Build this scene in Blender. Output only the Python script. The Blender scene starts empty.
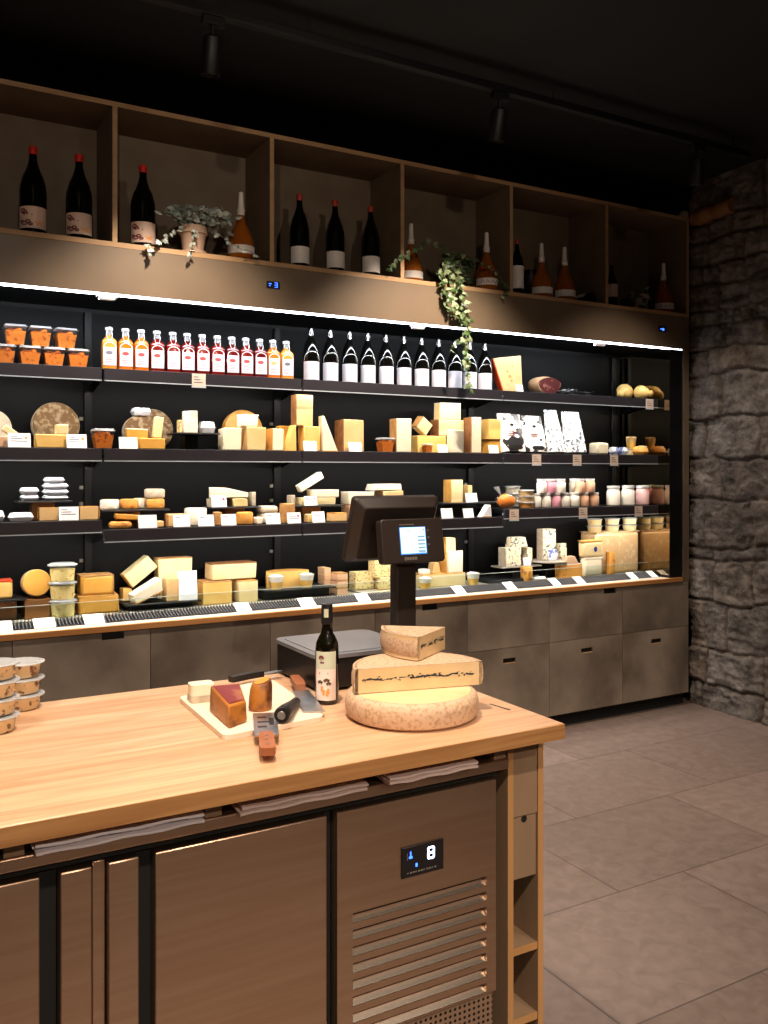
import bpy, math, random
import numpy as np
from mathutils import Vector, Matrix

R = random.Random(11)
SC = bpy.context.scene
COL = SC.collection

# ------------------------------------------------------------------ camera geometry
H = 1.55                       # eye height
FPX = 884.0                    # focal length in pixels of the 768 x 1024 frame
HOR = 471.0                    # horizon row
YAW = math.atan2(504.0, 884.0)
S_, C_ = math.sin(YAW), math.cos(YAW)

def ray(px):
    u = (px - 384.0) / FPX
    return S_ + C_ * u, C_ - S_ * u

def X(px, Y):
    rx, ry = ray(px)
    return Y * rx / ry

def D(px, Y):
    return Y / ray(px)[1]

def Z(px, py, Y):
    return H - (py - HOR) / FPX * D(px, Y)

def G(px, py, z):
    d = (H - z) * FPX / (py - HOR)
    rx, ry = ray(px)
    return d * rx, d * ry

# ------------------------------------------------------------------ materials
def lin(h):
    h = h.lstrip('#')
    out = []
    for i in (0, 2, 4):
        c = int(h[i:i + 2], 16) / 255.0
        out.append(c / 12.92 if c <= 0.04045 else ((c + 0.055) / 1.055) ** 2.4)
    return (*out, 1.0)

def nodes_of(name):
    m = bpy.data.materials.new(name)
    m.use_nodes = True
    nt = m.node_tree
    return m, nt, nt.nodes['Principled BSDF']

def N(nt, kind, **kw):
    n = nt.nodes.new(kind)
    for k, v in kw.items():
        setattr(n, k, v)
    return n

def coords(nt, scale=(1, 1, 1), rnd=True):
    tc = N(nt, 'ShaderNodeTexCoord')
    mp = N(nt, 'ShaderNodeMapping')
    mp.inputs['Scale'].default_value = scale
    nt.links.new(tc.outputs['Object'], mp.inputs['Vector'])
    if rnd:                       # every object its own patch of the pattern
        oi = N(nt, 'ShaderNodeObjectInfo')
        ml = N(nt, 'ShaderNodeMath', operation='MULTIPLY')
        ml.inputs[1].default_value = 37.0
        nt.links.new(oi.outputs['Random'], ml.inputs[0])
        nt.links.new(ml.outputs[0], mp.inputs['Location'])
    return mp.outputs['Vector']

def mat(name, c1, c2=None, rough=0.5, metal=0.0, scale=20.0, lo=0.35, hi=0.65, stretch=(1, 1, 1),
        bump=0.0, bscale=None, coat=0.0, trans=0.0, ior=1.45, emit=None, estr=0.0, detail=4.0, spec=0.5, sss=0.0):
    m, nt, b = nodes_of(name)
    b.inputs['Roughness'].default_value = rough
    b.inputs['Metallic'].default_value = metal
    b.inputs['Coat Weight'].default_value = coat
    b.inputs['Coat Roughness'].default_value = 0.08
    b.inputs['Transmission Weight'].default_value = trans
    b.inputs['IOR'].default_value = ior
    b.inputs['Specular IOR Level'].default_value = spec
    b.inputs['Base Color'].default_value = lin(c1)
    if c2 or bump:
        v = coords(nt, stretch)
        nz = N(nt, 'ShaderNodeTexNoise')
        nz.inputs['Scale'].default_value = scale
        nz.inputs['Detail'].default_value = detail
        nt.links.new(v, nz.inputs['Vector'])
        if c2:
            cr = N(nt, 'ShaderNodeValToRGB')
            cr.color_ramp.elements[0].position = lo
            cr.color_ramp.elements[0].color = lin(c1)
            cr.color_ramp.elements[1].position = hi
            cr.color_ramp.elements[1].color = lin(c2)
            nt.links.new(nz.outputs['Fac'], cr.inputs['Fac'])
            nt.links.new(cr.outputs['Color'], b.inputs['Base Color'])
        if bump:
            src = nz
            if bscale:
                src = N(nt, 'ShaderNodeTexNoise')
                src.inputs['Scale'].default_value = bscale
                src.inputs['Detail'].default_value = 5
                nt.links.new(v, src.inputs['Vector'])
            bp = N(nt, 'ShaderNodeBump')
            bp.inputs['Strength'].default_value = bump
            bp.inputs['Distance'].default_value = 0.01
            nt.links.new(src.outputs['Fac'], bp.inputs['Height'])
            nt.links.new(bp.outputs['Normal'], b.inputs['Normal'])
    if emit:
        b.inputs['Emission Color'].default_value = lin(emit)
        b.inputs['Emission Strength'].default_value = estr
    return m

def veined(name, base, base2, vein, scale, t0, t1, rough=0.55, second=None):
    """cheese paste with veins, flecks or blotches of a second colour"""
    m, nt, b = nodes_of(name)
    b.inputs['Roughness'].default_value = rough
    v = coords(nt)
    n1 = N(nt, 'ShaderNodeTexNoise'); n1.inputs['Scale'].default_value = 14
    n2 = N(nt, 'ShaderNodeTexNoise'); n2.inputs['Scale'].default_value = scale; n2.inputs['Detail'].default_value = 6
    nt.links.new(v, n1.inputs['Vector']); nt.links.new(v, n2.inputs['Vector'])
    mx = N(nt, 'ShaderNodeMix', data_type='RGBA')
    mx.inputs[6].default_value = lin(base); mx.inputs[7].default_value = lin(base2)
    nt.links.new(n1.outputs['Fac'], mx.inputs[0])
    cr = N(nt, 'ShaderNodeValToRGB')
    cr.color_ramp.elements[0].position = t0; cr.color_ramp.elements[0].color = (0, 0, 0, 1)
    cr.color_ramp.elements[1].position = t1; cr.color_ramp.elements[1].color = (1, 1, 1, 1)
    nt.links.new(n2.outputs['Fac'], cr.inputs['Fac'])
    m2 = N(nt, 'ShaderNodeMix', data_type='RGBA')
    m2.inputs[7].default_value = lin(vein)
    nt.links.new(mx.outputs[2], m2.inputs[6]); nt.links.new(cr.outputs['Color'], m2.inputs[0])
    nt.links.new(m2.outputs[2], b.inputs['Base Color'])
    return m

def clear_mat(name, tint='ffffff', gloss=0.12, rough=0.05, milk=0.0):
    m = bpy.data.materials.new(name); m.use_nodes = True
    nt = m.node_tree
    nt.nodes.remove(nt.nodes['Principled BSDF'])
    out = nt.nodes['Material Output']
    tr = N(nt, 'ShaderNodeBsdfTransparent'); tr.inputs['Color'].default_value = lin(tint)
    gl = N(nt, 'ShaderNodeBsdfGlossy'); gl.inputs['Roughness'].default_value = rough
    lw = N(nt, 'ShaderNodeLayerWeight'); lw.inputs['Blend'].default_value = 0.5
    fr = N(nt, 'ShaderNodeMath', operation='POWER'); fr.inputs[1].default_value = 4.0
    nt.links.new(lw.outputs['Facing'], fr.inputs[0])
    ml = N(nt, 'ShaderNodeMath', operation='MULTIPLY'); ml.inputs[1].default_value = 0.6
    nt.links.new(fr.outputs[0], ml.inputs[0])
    ad = N(nt, 'ShaderNodeMath', operation='ADD', use_clamp=True); ad.inputs[1].default_value = gloss
    nt.links.new(ml.outputs[0], ad.inputs[0])
    mx = N(nt, 'ShaderNodeMixShader')
    nt.links.new(ad.outputs[0], mx.inputs[0])
    nt.links.new(tr.outputs[0], mx.inputs[1]); nt.links.new(gl.outputs[0], mx.inputs[2])
    if milk:
        df = N(nt, 'ShaderNodeBsdfDiffuse'); df.inputs['Color'].default_value = lin('f2f4f6')
        m2 = N(nt, 'ShaderNodeMixShader'); m2.inputs[0].default_value = milk
        nt.links.new(mx.outputs[0], m2.inputs[1]); nt.links.new(df.outputs[0], m2.inputs[2])
        mx = m2
    nt.links.new(mx.outputs[0], out.inputs['Surface'])
    return m

def planks(name, c1, c2, bw, rh, grain, rough=0.4, mortar=0.0, mcol='222222', gscale=(1.2, 16, 16), gamt=0.5, rot=None, bump=0.0, squash=1.0, coat=0.0):
    m, nt, b = nodes_of(name)
    b.inputs['Roughness'].default_value = rough
    b.inputs['Coat Weight'].default_value = coat
    b.inputs['Coat Roughness'].default_value = 0.25
    tc = N(nt, 'ShaderNodeTexCoord')
    mp = N(nt, 'ShaderNodeMapping')
    if rot: mp.inputs['Rotation'].default_value = rot
    nt.links.new(tc.outputs['Object'], mp.inputs['Vector'])
    br = N(nt, 'ShaderNodeTexBrick')
    br.offset = 0.37
    br.inputs['Scale'].default_value = 1.0
    br.inputs['Brick Width'].default_value = bw
    br.inputs['Row Height'].default_value = rh
    br.inputs['Mortar Size'].default_value = mortar
    br.inputs['Mortar Smooth'].default_value = 0.1
    br.inputs['Color1'].default_value = lin(c1)
    br.inputs['Color2'].default_value = lin(c2)
    br.inputs['Mortar'].default_value = lin(mcol)
    nt.links.new(mp.outputs[0], br.inputs['Vector'])
    m2 = N(nt, 'ShaderNodeMapping'); m2.inputs['Scale'].default_value = gscale
    nt.links.new(mp.outputs[0], m2.inputs['Vector'])
    nz = N(nt, 'ShaderNodeTexNoise'); nz.inputs['Scale'].default_value = 3.0; nz.inputs['Detail'].default_value = 8
    nz.inputs['Distortion'].default_value = 0.6
    nt.links.new(m2.outputs[0], nz.inputs['Vector'])
    cr = N(nt, 'ShaderNodeValToRGB')
    cr.color_ramp.elements[0].position = 0.3; cr.color_ramp.elements[0].color = lin(grain)
    cr.color_ramp.elements[1].position = 0.7; cr.color_ramp.elements[1].color = (1, 1, 1, 1)
    nt.links.new(nz.outputs['Fac'], cr.inputs['Fac'])
    mx = N(nt, 'ShaderNodeMix', data_type='RGBA', blend_type='MULTIPLY')
    mx.inputs[0].default_value = gamt
    nt.links.new(br.outputs['Color'], mx.inputs[6]); nt.links.new(cr.outputs['Color'], mx.inputs[7])
    nt.links.new(mx.outputs[2], b.inputs['Base Color'])
    if bump:
        bp = N(nt, 'ShaderNodeBump'); bp.inputs['Strength'].default_value = bump; bp.inputs['Distance'].default_value = 0.01
        nt.links.new(nz.outputs['Fac'], bp.inputs['Height']); nt.links.new(bp.outputs['Normal'], b.inputs['Normal'])
    return m

def perforated(name, base, hole, pitch):
    m, nt, b = nodes_of(name)
    b.inputs['Roughness'].default_value = 0.5
    b.inputs['Specular IOR Level'].default_value = 0.15
    tc = N(nt, 'ShaderNodeTexCoord')
    sx = N(nt, 'ShaderNodeSeparateXYZ'); nt.links.new(tc.outputs['Object'], sx.inputs[0])
    outs = []
    for ax in ('X', 'Z'):
        d = N(nt, 'ShaderNodeMath', operation='DIVIDE'); d.inputs[1].default_value = pitch
        nt.links.new(sx.outputs[ax], d.inputs[0])
        f = N(nt, 'ShaderNodeMath', operation='FRACT'); nt.links.new(d.outputs[0], f.inputs[0])
        s = N(nt, 'ShaderNodeMath', operation='SUBTRACT'); s.inputs[1].default_value = 0.5
        nt.links.new(f.outputs[0], s.inputs[0])
        p = N(nt, 'ShaderNodeMath', operation='MULTIPLY'); nt.links.new(s.outputs[0], p.inputs[0]); nt.links.new(s.outputs[0], p.inputs[1])
        outs.append(p)
    a = N(nt, 'ShaderNodeMath', operation='ADD'); nt.links.new(outs[0].outputs[0], a.inputs[0]); nt.links.new(outs[1].outputs[0], a.inputs[1])
    l = N(nt, 'ShaderNodeMath', operation='LESS_THAN'); l.inputs[1].default_value = 0.075
    nt.links.new(a.outputs[0], l.inputs[0])
    mx = N(nt, 'ShaderNodeMix', data_type='RGBA')
    mx.inputs[6].default_value = lin(base); mx.inputs[7].default_value = lin(hole)
    nt.links.new(l.outputs[0], mx.inputs[0]); nt.links.new(mx.outputs[2], b.inputs['Base Color'])
    return m

M = {}
# room
M['floor'] = planks('slate floor tiles', '776760', '64564f', 0.9, 0.6, '958a84', rough=0.45, mortar=0.003, mcol='463a35', gscale=(6, 6, 6), gamt=0.4, bump=0.06)
M['ceiling'] = mat('black ceiling boards', '020202', '030303', rough=0.75, scale=3)
M['plaster'] = mat('brown plaster', '8a6243', '7d5839', rough=0.8, scale=2)
M['darkwall'] = mat('dark back wall', '1a1715', '211d1a', rough=0.8, scale=3)
# joinery
M['mdf'] = mat('brown fibreboard', '665544', '70604d', rough=0.62, scale=7, bump=0.05, bscale=160)
M['mdf_edge'] = mat('oak coloured board edge', '9c7a55', 'a98661', rough=0.55, scale=30, stretch=(0.1, 1, 1))
M['header'] = mat('bronze laminate', '70604e', '685848', rough=0.42, scale=3.5, bump=0.03, bscale=200)
M['laminate'] = mat('concrete look laminate', '574c42', '8a7c6e', rough=0.5, scale=2.6, lo=0.34, hi=0.68, detail=9)
M['oakledge'] = mat('oak ledge', 'a8703c', 'b98350', rough=0.42, scale=20, stretch=(0.08, 1, 1))
M['whiteledge'] = mat('pale ledge', 'b9b1a6', 'b0a89c', rough=0.35, scale=10)
M['worktop'] = planks('beech worktop', 'd9b290', 'cca07a', 1.3, 0.118, 'b8946c', rough=0.38, gscale=(1.0, 13, 13), gamt=0.55, coat=0.15)
M['worktop_edge'] = planks('beech worktop edge', 'ae7f4f', 'a27346', 1.3, 0.5, '9a7550', rough=0.4, gscale=(1.0, 20, 20), gamt=0.5)
M['ply'] = mat('oiled birch board', '7f664f', '8a7058', rough=0.55, scale=12, stretch=(1, 1, 0.15))
M['ply_edge'] = mat('oiled board edge', 'a27649', 'ac8052', rough=0.5, scale=12, stretch=(1, 1, 0.1))
M['steel'] = mat('brushed steel', 'c6a88f', 'bf9f85', rough=0.40, metal=1.0, scale=60, stretch=(0.04, 1, 1), bump=0.015)
M['steel_bright'] = mat('bright steel', 'd6c6b6', 'cdbdad', rough=0.25, metal=1.0, scale=60, stretch=(0.04, 1, 1))
M['void'] = mat('dark gap', '0a0908', '0c0b0a', rough=0.8)
# case
M['case'] = mat('black case steel', '050506', '070708', rough=0.42, scale=5, spec=0.3)
M['perf'] = perforated('perforated black panel', '040405', '010101', 0.016)
M['shelf'] = mat('charcoal shelf steel', '131215', '161518', rough=0.4, metal=0.2, scale=8)
M['rail'] = mat('plum grey price rail', '252126', '29252a', rough=0.45, scale=8)
M['railtrim'] = mat('clear rail lip', 'b7bec8', 'c4cad2', rough=0.25, scale=8)
M['mirror'] = mat('polished dark steel', '98876f', '9d8c74', rough=0.05, metal=1.0, scale=4)
M['led'] = mat('led strip', 'ffffff', 'f4f8ff', rough=0.4, emit='eaf2ff', estr=8.0)
M['ledsoft'] = mat('shelf led strip', 'ffffff', 'f4f8ff', rough=0.4, emit='cfe2ff', estr=2.6)
M['fin'] = mat('grey grille fin', '4a4a4e', '525257', rough=0.5, scale=8)
M['chrome'] = mat('pale metal trim', 'c9c4bc', 'd2cdc5', rough=0.28, metal=1.0, scale=10)
M['slot'] = mat('black finger slot', '060505', '080707', rough=0.7)
M['glasslip'] = clear_mat('clear glass', 'f4faf8', gloss=0.02, rough=0.02)
M['glassedge'] = mat('glass edge', 'b9c6c2', 'c3d0cc', rough=0.2, scale=9)
# plastics and paper
M['clear'] = clear_mat('clear plastic', 'f6f8f8', gloss=0.06, rough=0.08, milk=0.015)
M['clearrim'] = clear_mat('clear plastic rim', 'eef1f4', gloss=0.25, rough=0.2, milk=0.28)
M['paper'] = mat('white paper', 'efecf0', 'f4f2f5', rough=0.6, scale=12)
M['tag'] = mat('cream paper tag', 'd9c4b2', 'd2bcaa', rough=0.6, scale=12)
M['ink'] = mat('grey ink', '5d5a66', '6a6773', rough=0.6)
M['inkblue'] = mat('blue ink', '6d86c8', '7790d0', rough=0.6)
M['inkorange'] = mat('orange ink', 'e3964e', 'e9a05b', rough=0.6)
M['wrap'] = mat('pinkish wrapping paper', 'd6beb6', 'dec8c0', rough=0.7, scale=10)
M['wrapgrey'] = mat('grey white wrapping paper', 'dcd3d7', 'e4dce0', rough=0.7, scale=10)
M['black'] = mat('black plastic', '151213', '191617', rough=0.4, scale=12)
M['blacksoft'] = mat('dark brown plastic', '2a211d', '2e2521', rough=0.42, scale=12)
M['slate'] = mat('slate board', '1d1d20', '27272b', rough=0.5, scale=20)
M['standwood'] = mat('stained stand wood', '7a4f28', '8a5b31', rough=0.5, scale=16, stretch=(0.2, 1, 1))
M['spot'] = mat('black powder coat', '070707', '0a0a0a', rough=0.5, scale=14)
# bottles
M['wineglass'] = mat('dark bottle glass', '050504', '080706', rough=0.07, scale=4, spec=0.6)
M['redcap'] = mat('red capsule', 'c0241c', 'cc2c22', rough=0.4)
M['rustcap'] = mat('rust red capsule', '9c3626', 'a63d2c', rough=0.45)
M['label'] = mat('off white label', 'd9d0ca', 'e1d9d3', rough=0.55, scale=20)
M['labelgrey'] = mat('lilac white label', 'bdb9c2', 'c6c2ca', rough=0.55, scale=20)
M['tanblock'] = veined('wrapped tan paste', 'cfa878', 'd9b688', 'e6cba4', 26, 0.52, 0.66, rough=0.3)
M['labelpink'] = mat('pinkish label', 'd8b9a6', 'e0c3b2', rough=0.55, scale=20)
M['labelart'] = mat('plum label ink', '6e3238', '7a3a40', rough=0.6)
M['labelred'] = mat('red label ink', 'b93b3b', 'c24545', rough=0.6)
M['amber'] = mat('amber bottle', 'c0691f', 'cb7526', rough=0.04, trans=0.6, ior=1.3, scale=4)
M['wax'] = mat('white wax capsule', 'd9d0c6', 'e2dad1', rough=0.5, scale=30)
M['whiteline'] = mat('white print', 'f2f2f4', 'fafafa', rough=0.5)
M['silvercap'] = mat('silver cap', 'e6e6e8', 'f0f0f2', rough=0.3, metal=0.3)
for k, a, b_ in (('syrup_yellow', 'c27c2c', 'cc8836'), ('syrup_orange', 'b4570f', 'be6316'), ('syrup_red', '5a0d09', '66120d'), ('syrup_deep', '470a08', '520d0a')):
    M[k] = mat(k.replace('_', ' '), a, b_, rough=0.1, coat=0.6, scale=9)
M['oilglass'] = mat('dark green oil glass', '0b0a04', '100e06', rough=0.06, scale=5, spec=0.6)
M['mint'] = mat('pale green label', 'c9cdb4', 'd0d4bc', rough=0.55)
M['peach'] = mat('pale pink label', 'edd9cf', 'f1dfd6', rough=0.55)
# plants
M['terracotta'] = mat('pale terracotta', 'c0a089', 'cbab94', rough=0.75, scale=18, bump=0.1)
M['soil'] = mat('potting soil', '2a1d14', '3a2a1e', rough=0.95, scale=60)
M['leafgrey'] = mat('grey green leaf', '76817a', '98a29a', rough=0.55, scale=16)
M['leafgreen'] = mat('green ivy leaf', '2a3d20', '4a6335', rough=0.45, scale=16)
M['leafsilver'] = mat('silvery leaf', 'b4bdb4', 'cdd4cc', rough=0.5, scale=16)
M['leafpale'] = mat('pale variegated leaf', '6c7b56', '8b9874', rough=0.5, scale=16)
M['stem'] = mat('brown stem', '5a4630', '6a5439', rough=0.7, scale=20)
# cheese
P = [('paste_cream', 'ecd6a6', 'e5cb94'), ('paste_yellow', 'e4bd72', 'ddb061'), ('paste_gold', 'd9a24a', 'd0963c'), ('paste_white', 'efe3cb', 'e9dabd'),
     ('paste_tan', 'debb86', 'd6af77'), ('paste_pink', 'dfb695', 'd3a582'), ('paste_orange', 'e09436', 'd88a2c')]
for k, a, b_ in P:
    M[k] = mat(k.replace('_', ' '), a, b_, rough=0.5, scale=9, bump=0.08, bscale=60, coat=0.12)
M['rind_brown'] = mat('brown rind', '9a6c3c', 'b5864f', rough=0.65, scale=30, bump=0.15)
M['rind_dark'] = mat('dark rind', '6d4525', '85572f', rough=0.65, scale=30, bump=0.15)
M['rind_grey'] = mat('grey rind', 'b3a48e', 'c8baa4', rough=0.75, scale=40, bump=0.2)
M['rind_white'] = mat('bloomy white rind', 'f1e9da', 'e9dfcc', rough=0.75, scale=40, bump=0.1)
M['rind_red'] = mat('red wax rind', 'b5371c', 'c04526', rough=0.4, scale=20)
M['rind_gold'] = mat('golden rind', 'c48d42', 'd4a055', rough=0.55, scale=30, bump=0.1)
M['mottle'] = veined('mottled brown rind', '5c3f20', '7a5930', '9c8668', 42, 0.48, 0.62, rough=0.75)
M['crust'] = veined('orange washed rind', 'd08a35', 'dda04f', '9a5a20', 30, 0.55, 0.68)
M['blue'] = veined('blue veined paste', 'f0e3c8', 'e8d8b6', '56625c', 44, 0.565, 0.63)
M['speck'] = veined('speckled paste', 'efd9a0', 'e9cf90', '8a7a48', 95, 0.575, 0.62)
M['cowpack'] = veined('cow print pack', 'efe9e6', 'f4efec', '1b1a1d', 11, 0.565, 0.575, rough=0.35)
M['marble'] = veined('grey flecked wrapper', 'e9eef2', 'f2f6f8', '4a586a', 46, 0.53, 0.60, rough=0.3)
M['foil'] = mat('white pack', 'dfe1ea', 'e8eaf2', rough=0.4, scale=30, bump=0.3)
M['bluepack'] = veined('blue and white pack', 'e8ebf6', 'dfe4f4', '6f7fc4', 26, 0.52, 0.56, rough=0.35)
M['ham'] = veined('cured ham', '4a1a1c', '5e2626', 'a87868', 22, 0.54, 0.62, rough=0.4)
M['fat'] = mat('pale ham fat', 'a98767', 'b89676', rough=0.55, scale=20)
M['morbier'] = mat('ivory paste', 'e3c69a', 'dbbb8b', rough=0.5, scale=14, bump=0.08, bscale=70)
M['morbier_rind'] = veined('washed pinkish rind', 'c4a283', 'cfb093', 'b08c6c', 110, 0.48, 0.64, rough=0.7)
M['ash'] = mat('black ash line', '2c2b33', '3a3942', rough=0.8, scale=90)
M['oldrind'] = veined('dark amber rind', '9a5a1c', 'b8752a', '55290f', 22, 0.52, 0.68, rough=0.5)
M['wineskin'] = veined('wine red rind', '6d1f22', '82292a', '9c5a3a', 20, 0.56, 0.7, rough=0.5)
M['fruit'] = veined('orange dried fruit', 'e5791a', 'ee8a28', 'b4500e', 60, 0.55, 0.65, rough=0.4)
M['pasta'] = veined('cream pasta', 'efd894', 'e8cd80', 'c39a44', 50, 0.56, 0.68)
M['cookie'] = veined('golden biscuit', 'e6bf8a', 'edca98', '7a4a20', 42, 0.575, 0.63)
M['yog_white'] = mat('white yoghurt', 'efe9dc', 'f3eee3', rough=0.35, coat=0.4)
M['yog_pink'] = mat('pink yoghurt', 'e29ab0', 'e8a8bb', rough=0.35, coat=0.4)
M['yog_rose'] = mat('pale pink yoghurt', 'dfb4b4', 'e5bfbe', rough=0.35, coat=0.4)
M['yog_peach'] = mat('peach yoghurt', 'e3b08f', 'e9bb9c', rough=0.35, coat=0.4)
M['custard'] = mat('yellow custard', 'eab648', 'efc05a', rough=0.4)
M['cream'] = mat('white cream', 'f6f2ea', 'fbf8f2', rough=0.5, scale=60, bump=0.3)
M['board'] = mat('pale chopping board', 'e9d3bd', 'e4cbb2', rough=0.45, scale=16, stretch=(0.2, 1, 1))
M['blade'] = mat('knife steel', 'b9bbbe', 'c4c6c9', rough=0.35, metal=1.0, scale=30)
M['handlewood'] = mat('reddish handle wood', '8a4f30', '9a5d3b', rough=0.45, scale=30, stretch=(1, 0.1, 1))
M['platter'] = mat('grey scale platter', '8d9099', '9699a2', rough=0.3, metal=0.5, scale=6)
M['screen'] = mat('lit scale screen', 'a9d6f5', 'b9e0fa', rough=0.3, emit='bfe4ff', estr=1.0)
M['screenink'] = mat('screen text', '7fa0b8', '88a9c1', rough=0.4, emit='6f93b0', estr=0.35)
M['screenblue'] = mat('screen border', '3e78c0', '4580c8', rough=0.4, emit='3e7fd8', estr=0.6)
M['digit'] = mat('blue white digit', 'dfe8ff', 'e6edff', rough=0.4, emit='b8ccff', estr=3.2)
M['digitblue'] = mat('blue indicator', '2b5cff', '3566ff', rough=0.4, emit='2f62ff', estr=2.6)
M['faint'] = mat('faint grey lettering', '6a625c', '746c66', rough=0.5)

# ------------------------------------------------------------------ mesh building
class MB:
    def __init__(s):
        s.v, s.f, s.m = [], [], []
    def add(s, v, f, mi=0):
        b = len(s.v)
        s.v += [tuple(p) for p in v]
        s.f += [tuple(b + i for i in q) for q in f]
        s.m += [mi] * len(f)
        return s
    def box(s, x0, x1, y0, y1, z0, z1, mi=0):
        v = [(x0, y0, z0), (x1, y0, z0), (x1, y1, z0), (x0, y1, z0), (x0, y0, z1), (x1, y0, z1), (x1, y1, z1), (x0, y1, z1)]
        return s.add(v, [(3, 2, 1, 0), (4, 5, 6, 7), (0, 1, 5, 4), (1, 2, 6, 5), (2, 3, 7, 6), (3, 0, 4, 7)], mi)
    def lathe(s, prof, seg=24, c=(0, 0, 0), mi=0, sq=1.0):
        v, f = [], []
        n = len(prof)
        for r, z in prof:
            for k in range(seg):
                a = 2 * math.pi * k / seg
                v.append((c[0] + r * math.cos(a), c[1] + r * math.sin(a) * sq, c[2] + z))
        for i in range(n - 1):
            for k in range(seg):
                k2 = (k + 1) % seg
                f.append((i * seg + k, i * seg + k2, (i + 1) * seg + k2, (i + 1) * seg + k))
        if prof[0][0] > 1e-5: f.append(tuple(range(seg - 1, -1, -1)))
        if prof[-1][0] > 1e-5: f.append(tuple((n - 1) * seg + k for k in range(seg)))
        return s.add(v, f, mi)
    def prism(s, poly, z0, z1, mi=0, side=None):
        n = len(poly)
        v = [(x, y, z0) for x, y in poly] + [(x, y, z1) for x, y in poly]
        s.add(v, [tuple(range(n - 1, -1, -1)), tuple(range(n, 2 * n))], mi)
        for i in range(n):
            j = (i + 1) % n
            sm = mi if side is None else side[i]
            s.add([v[i], v[j], v[n + j], v[n + i]], [(0, 1, 2, 3)], sm)
        return s
    def prism_y(s, poly, y0, y1, mi=0):
        n = len(poly)
        v = [(x, y0, z) for x, z in poly] + [(x, y1, z) for x, z in poly]
        f = [tuple(range(n)), tuple(range(2 * n - 1, n - 1, -1))] + [(i, i + n, (i + 1) % n + n, (i + 1) % n) for i in range(n)]
        return s.add(v, f, mi)
    def tube(s, pts, r, seg=8, mi=0):
        v, f = [], []
        P_ = [Vector(p) for p in pts]
        for i, p in enumerate(P_):
            t = (P_[min(i + 1, len(P_) - 1)] - P_[max(i - 1, 0)]).normalized()
            a = t.cross(Vector((0, 0, 1)))
            if a.length < 1e-3: a = t.cross(Vector((1, 0, 0)))
            a.normalize(); b = t.cross(a)
            rr = r[i] if isinstance(r, (list, tuple)) else r
            for k in range(seg):
                w = 2 * math.pi * k / seg
                v.append(tuple(p + a * rr * math.cos(w) + b * rr * math.sin(w)))
        for i in range(len(P_) - 1):
            for k in range(seg):
                k2 = (k + 1) % seg
                f.append((i * seg + k, i * seg + k2, (i + 1) * seg + k2, (i + 1) * seg + k))
        f.append(tuple(range(seg - 1, -1, -1))); f.append(tuple((len(P_) - 1) * seg + k for k in range(seg)))
        return s.add(v, f, mi)
    def blob(s, c, r, sx=1, sy=1, sz=1, seg=12, ring=8, jit=0.0, mi=0):
        v, f = [], []
        for i in range(ring + 1):
            th = math.pi * i / ring
            for k in range(seg):
                a = 2 * math.pi * k / seg
                q = r * (1 + R.uniform(-jit, jit))
                v.append((c[0] + q * sx * math.sin(th) * math.cos(a), c[1] + q * sy * math.sin(th) * math.sin(a), c[2] - q * sz * math.cos(th)))
        for i in range(ring):
            for k in range(seg):
                k2 = (k + 1) % seg
                f.append((i * seg + k, i * seg + k2, (i + 1) * seg + k2, (i + 1) * seg + k))
        return s.add(v, f, mi)
    def build(s, name, mats, parent=None, smooth=False, bevel=0.0, loc=None, rot=None, seg=2):
        me = bpy.data.meshes.new(name)
        me.from_pydata(s.v, [], s.f)
        if not isinstance(mats, (list, tuple)): mats = [mats]
        for k in mats: me.materials.append(M[k] if isinstance(k, str) else k)
        me.polygons.foreach_set('material_index', s.m)
        if smooth:
            me.polygons.foreach_set('use_smooth', [True] * len(s.f))
            me.set_sharp_from_angle(angle=math.radians(38))
        me.update()
        o = bpy.data.objects.new(name, me)
        COL.objects.link(o)
        if parent is not None: o.parent = parent
        if loc: o.location = loc
        if rot: o.rotation_euler = rot
        if bevel:
            bv = o.modifiers.new('edge', 'BEVEL'); bv.width = bevel; bv.segments = seg; bv.limit_method = 'ANGLE'; bv.angle_limit = 0.6
            me.polygons.foreach_set('use_smooth', [True] * len(s.f))
            me.set_sharp_from_angle(angle=math.radians(30))
        return o

def thing(name, label, cat, loc=(0, 0, 0), rot=(0, 0, 0), group=None):
    o = bpy.data.objects.new(name, None)
    o.empty_display_size = 0.05
    COL.objects.link(o)
    o.location = loc
    o.rotation_euler = rot if isinstance(rot, (tuple, list)) else (0, 0, rot)
    return tag(o, label, cat, group)

def tag(o, label, cat, group=None):
    o['label'] = label; o['category'] = cat
    if group: o['group'] = group
    return o

def struct(o):
    o['kind'] = 'structure'
    return o

def dup(root, loc, label, rot=None, group=None, scale=None):
    r = root.copy(); COL.objects.link(r); r.location = loc
    if rot is not None: r.rotation_euler = (0, 0, rot)
    if scale is not None: r.scale = (scale, scale, scale)
    r['label'] = label
    if group: r['group'] = group
    for ch in list(root.children):
        c = ch.copy(); COL.objects.link(c); c.parent = r
        for g in list(ch.children):
            d = g.copy(); COL.objects.link(d); d.parent = c
    return r

def prof_r(prof, z):
    for (r0, z0), (r1, z1) in zip(prof, prof[1:]):
        if z0 <= z <= z1 and z1 > z0:
            return r0 + (r1 - r0) * (z - z0) / (z1 - z0)
    return prof[-1][0]

def wraplabel(mb, rad, z0, z1, a0, a1, seg=10, off=0.0006, mi=0):
    """curved label facing local -Y: angles in degrees either side of it; rad = radius or profile"""
    v, f = [], []
    for i in range(seg + 1):
        a = math.radians(-90 + a0 + (a1 - a0) * i / seg)
        for z in (z0, z1):
            r = (rad if not isinstance(rad, list) else prof_r(rad, z)) + off
            v.append((r * math.cos(a), r * math.sin(a), z))
    for i in range(seg):
        f.append((2 * i, 2 * i + 2, 2 * i + 3, 2 * i + 1))
    return mb.add(v, f, mi)

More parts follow.
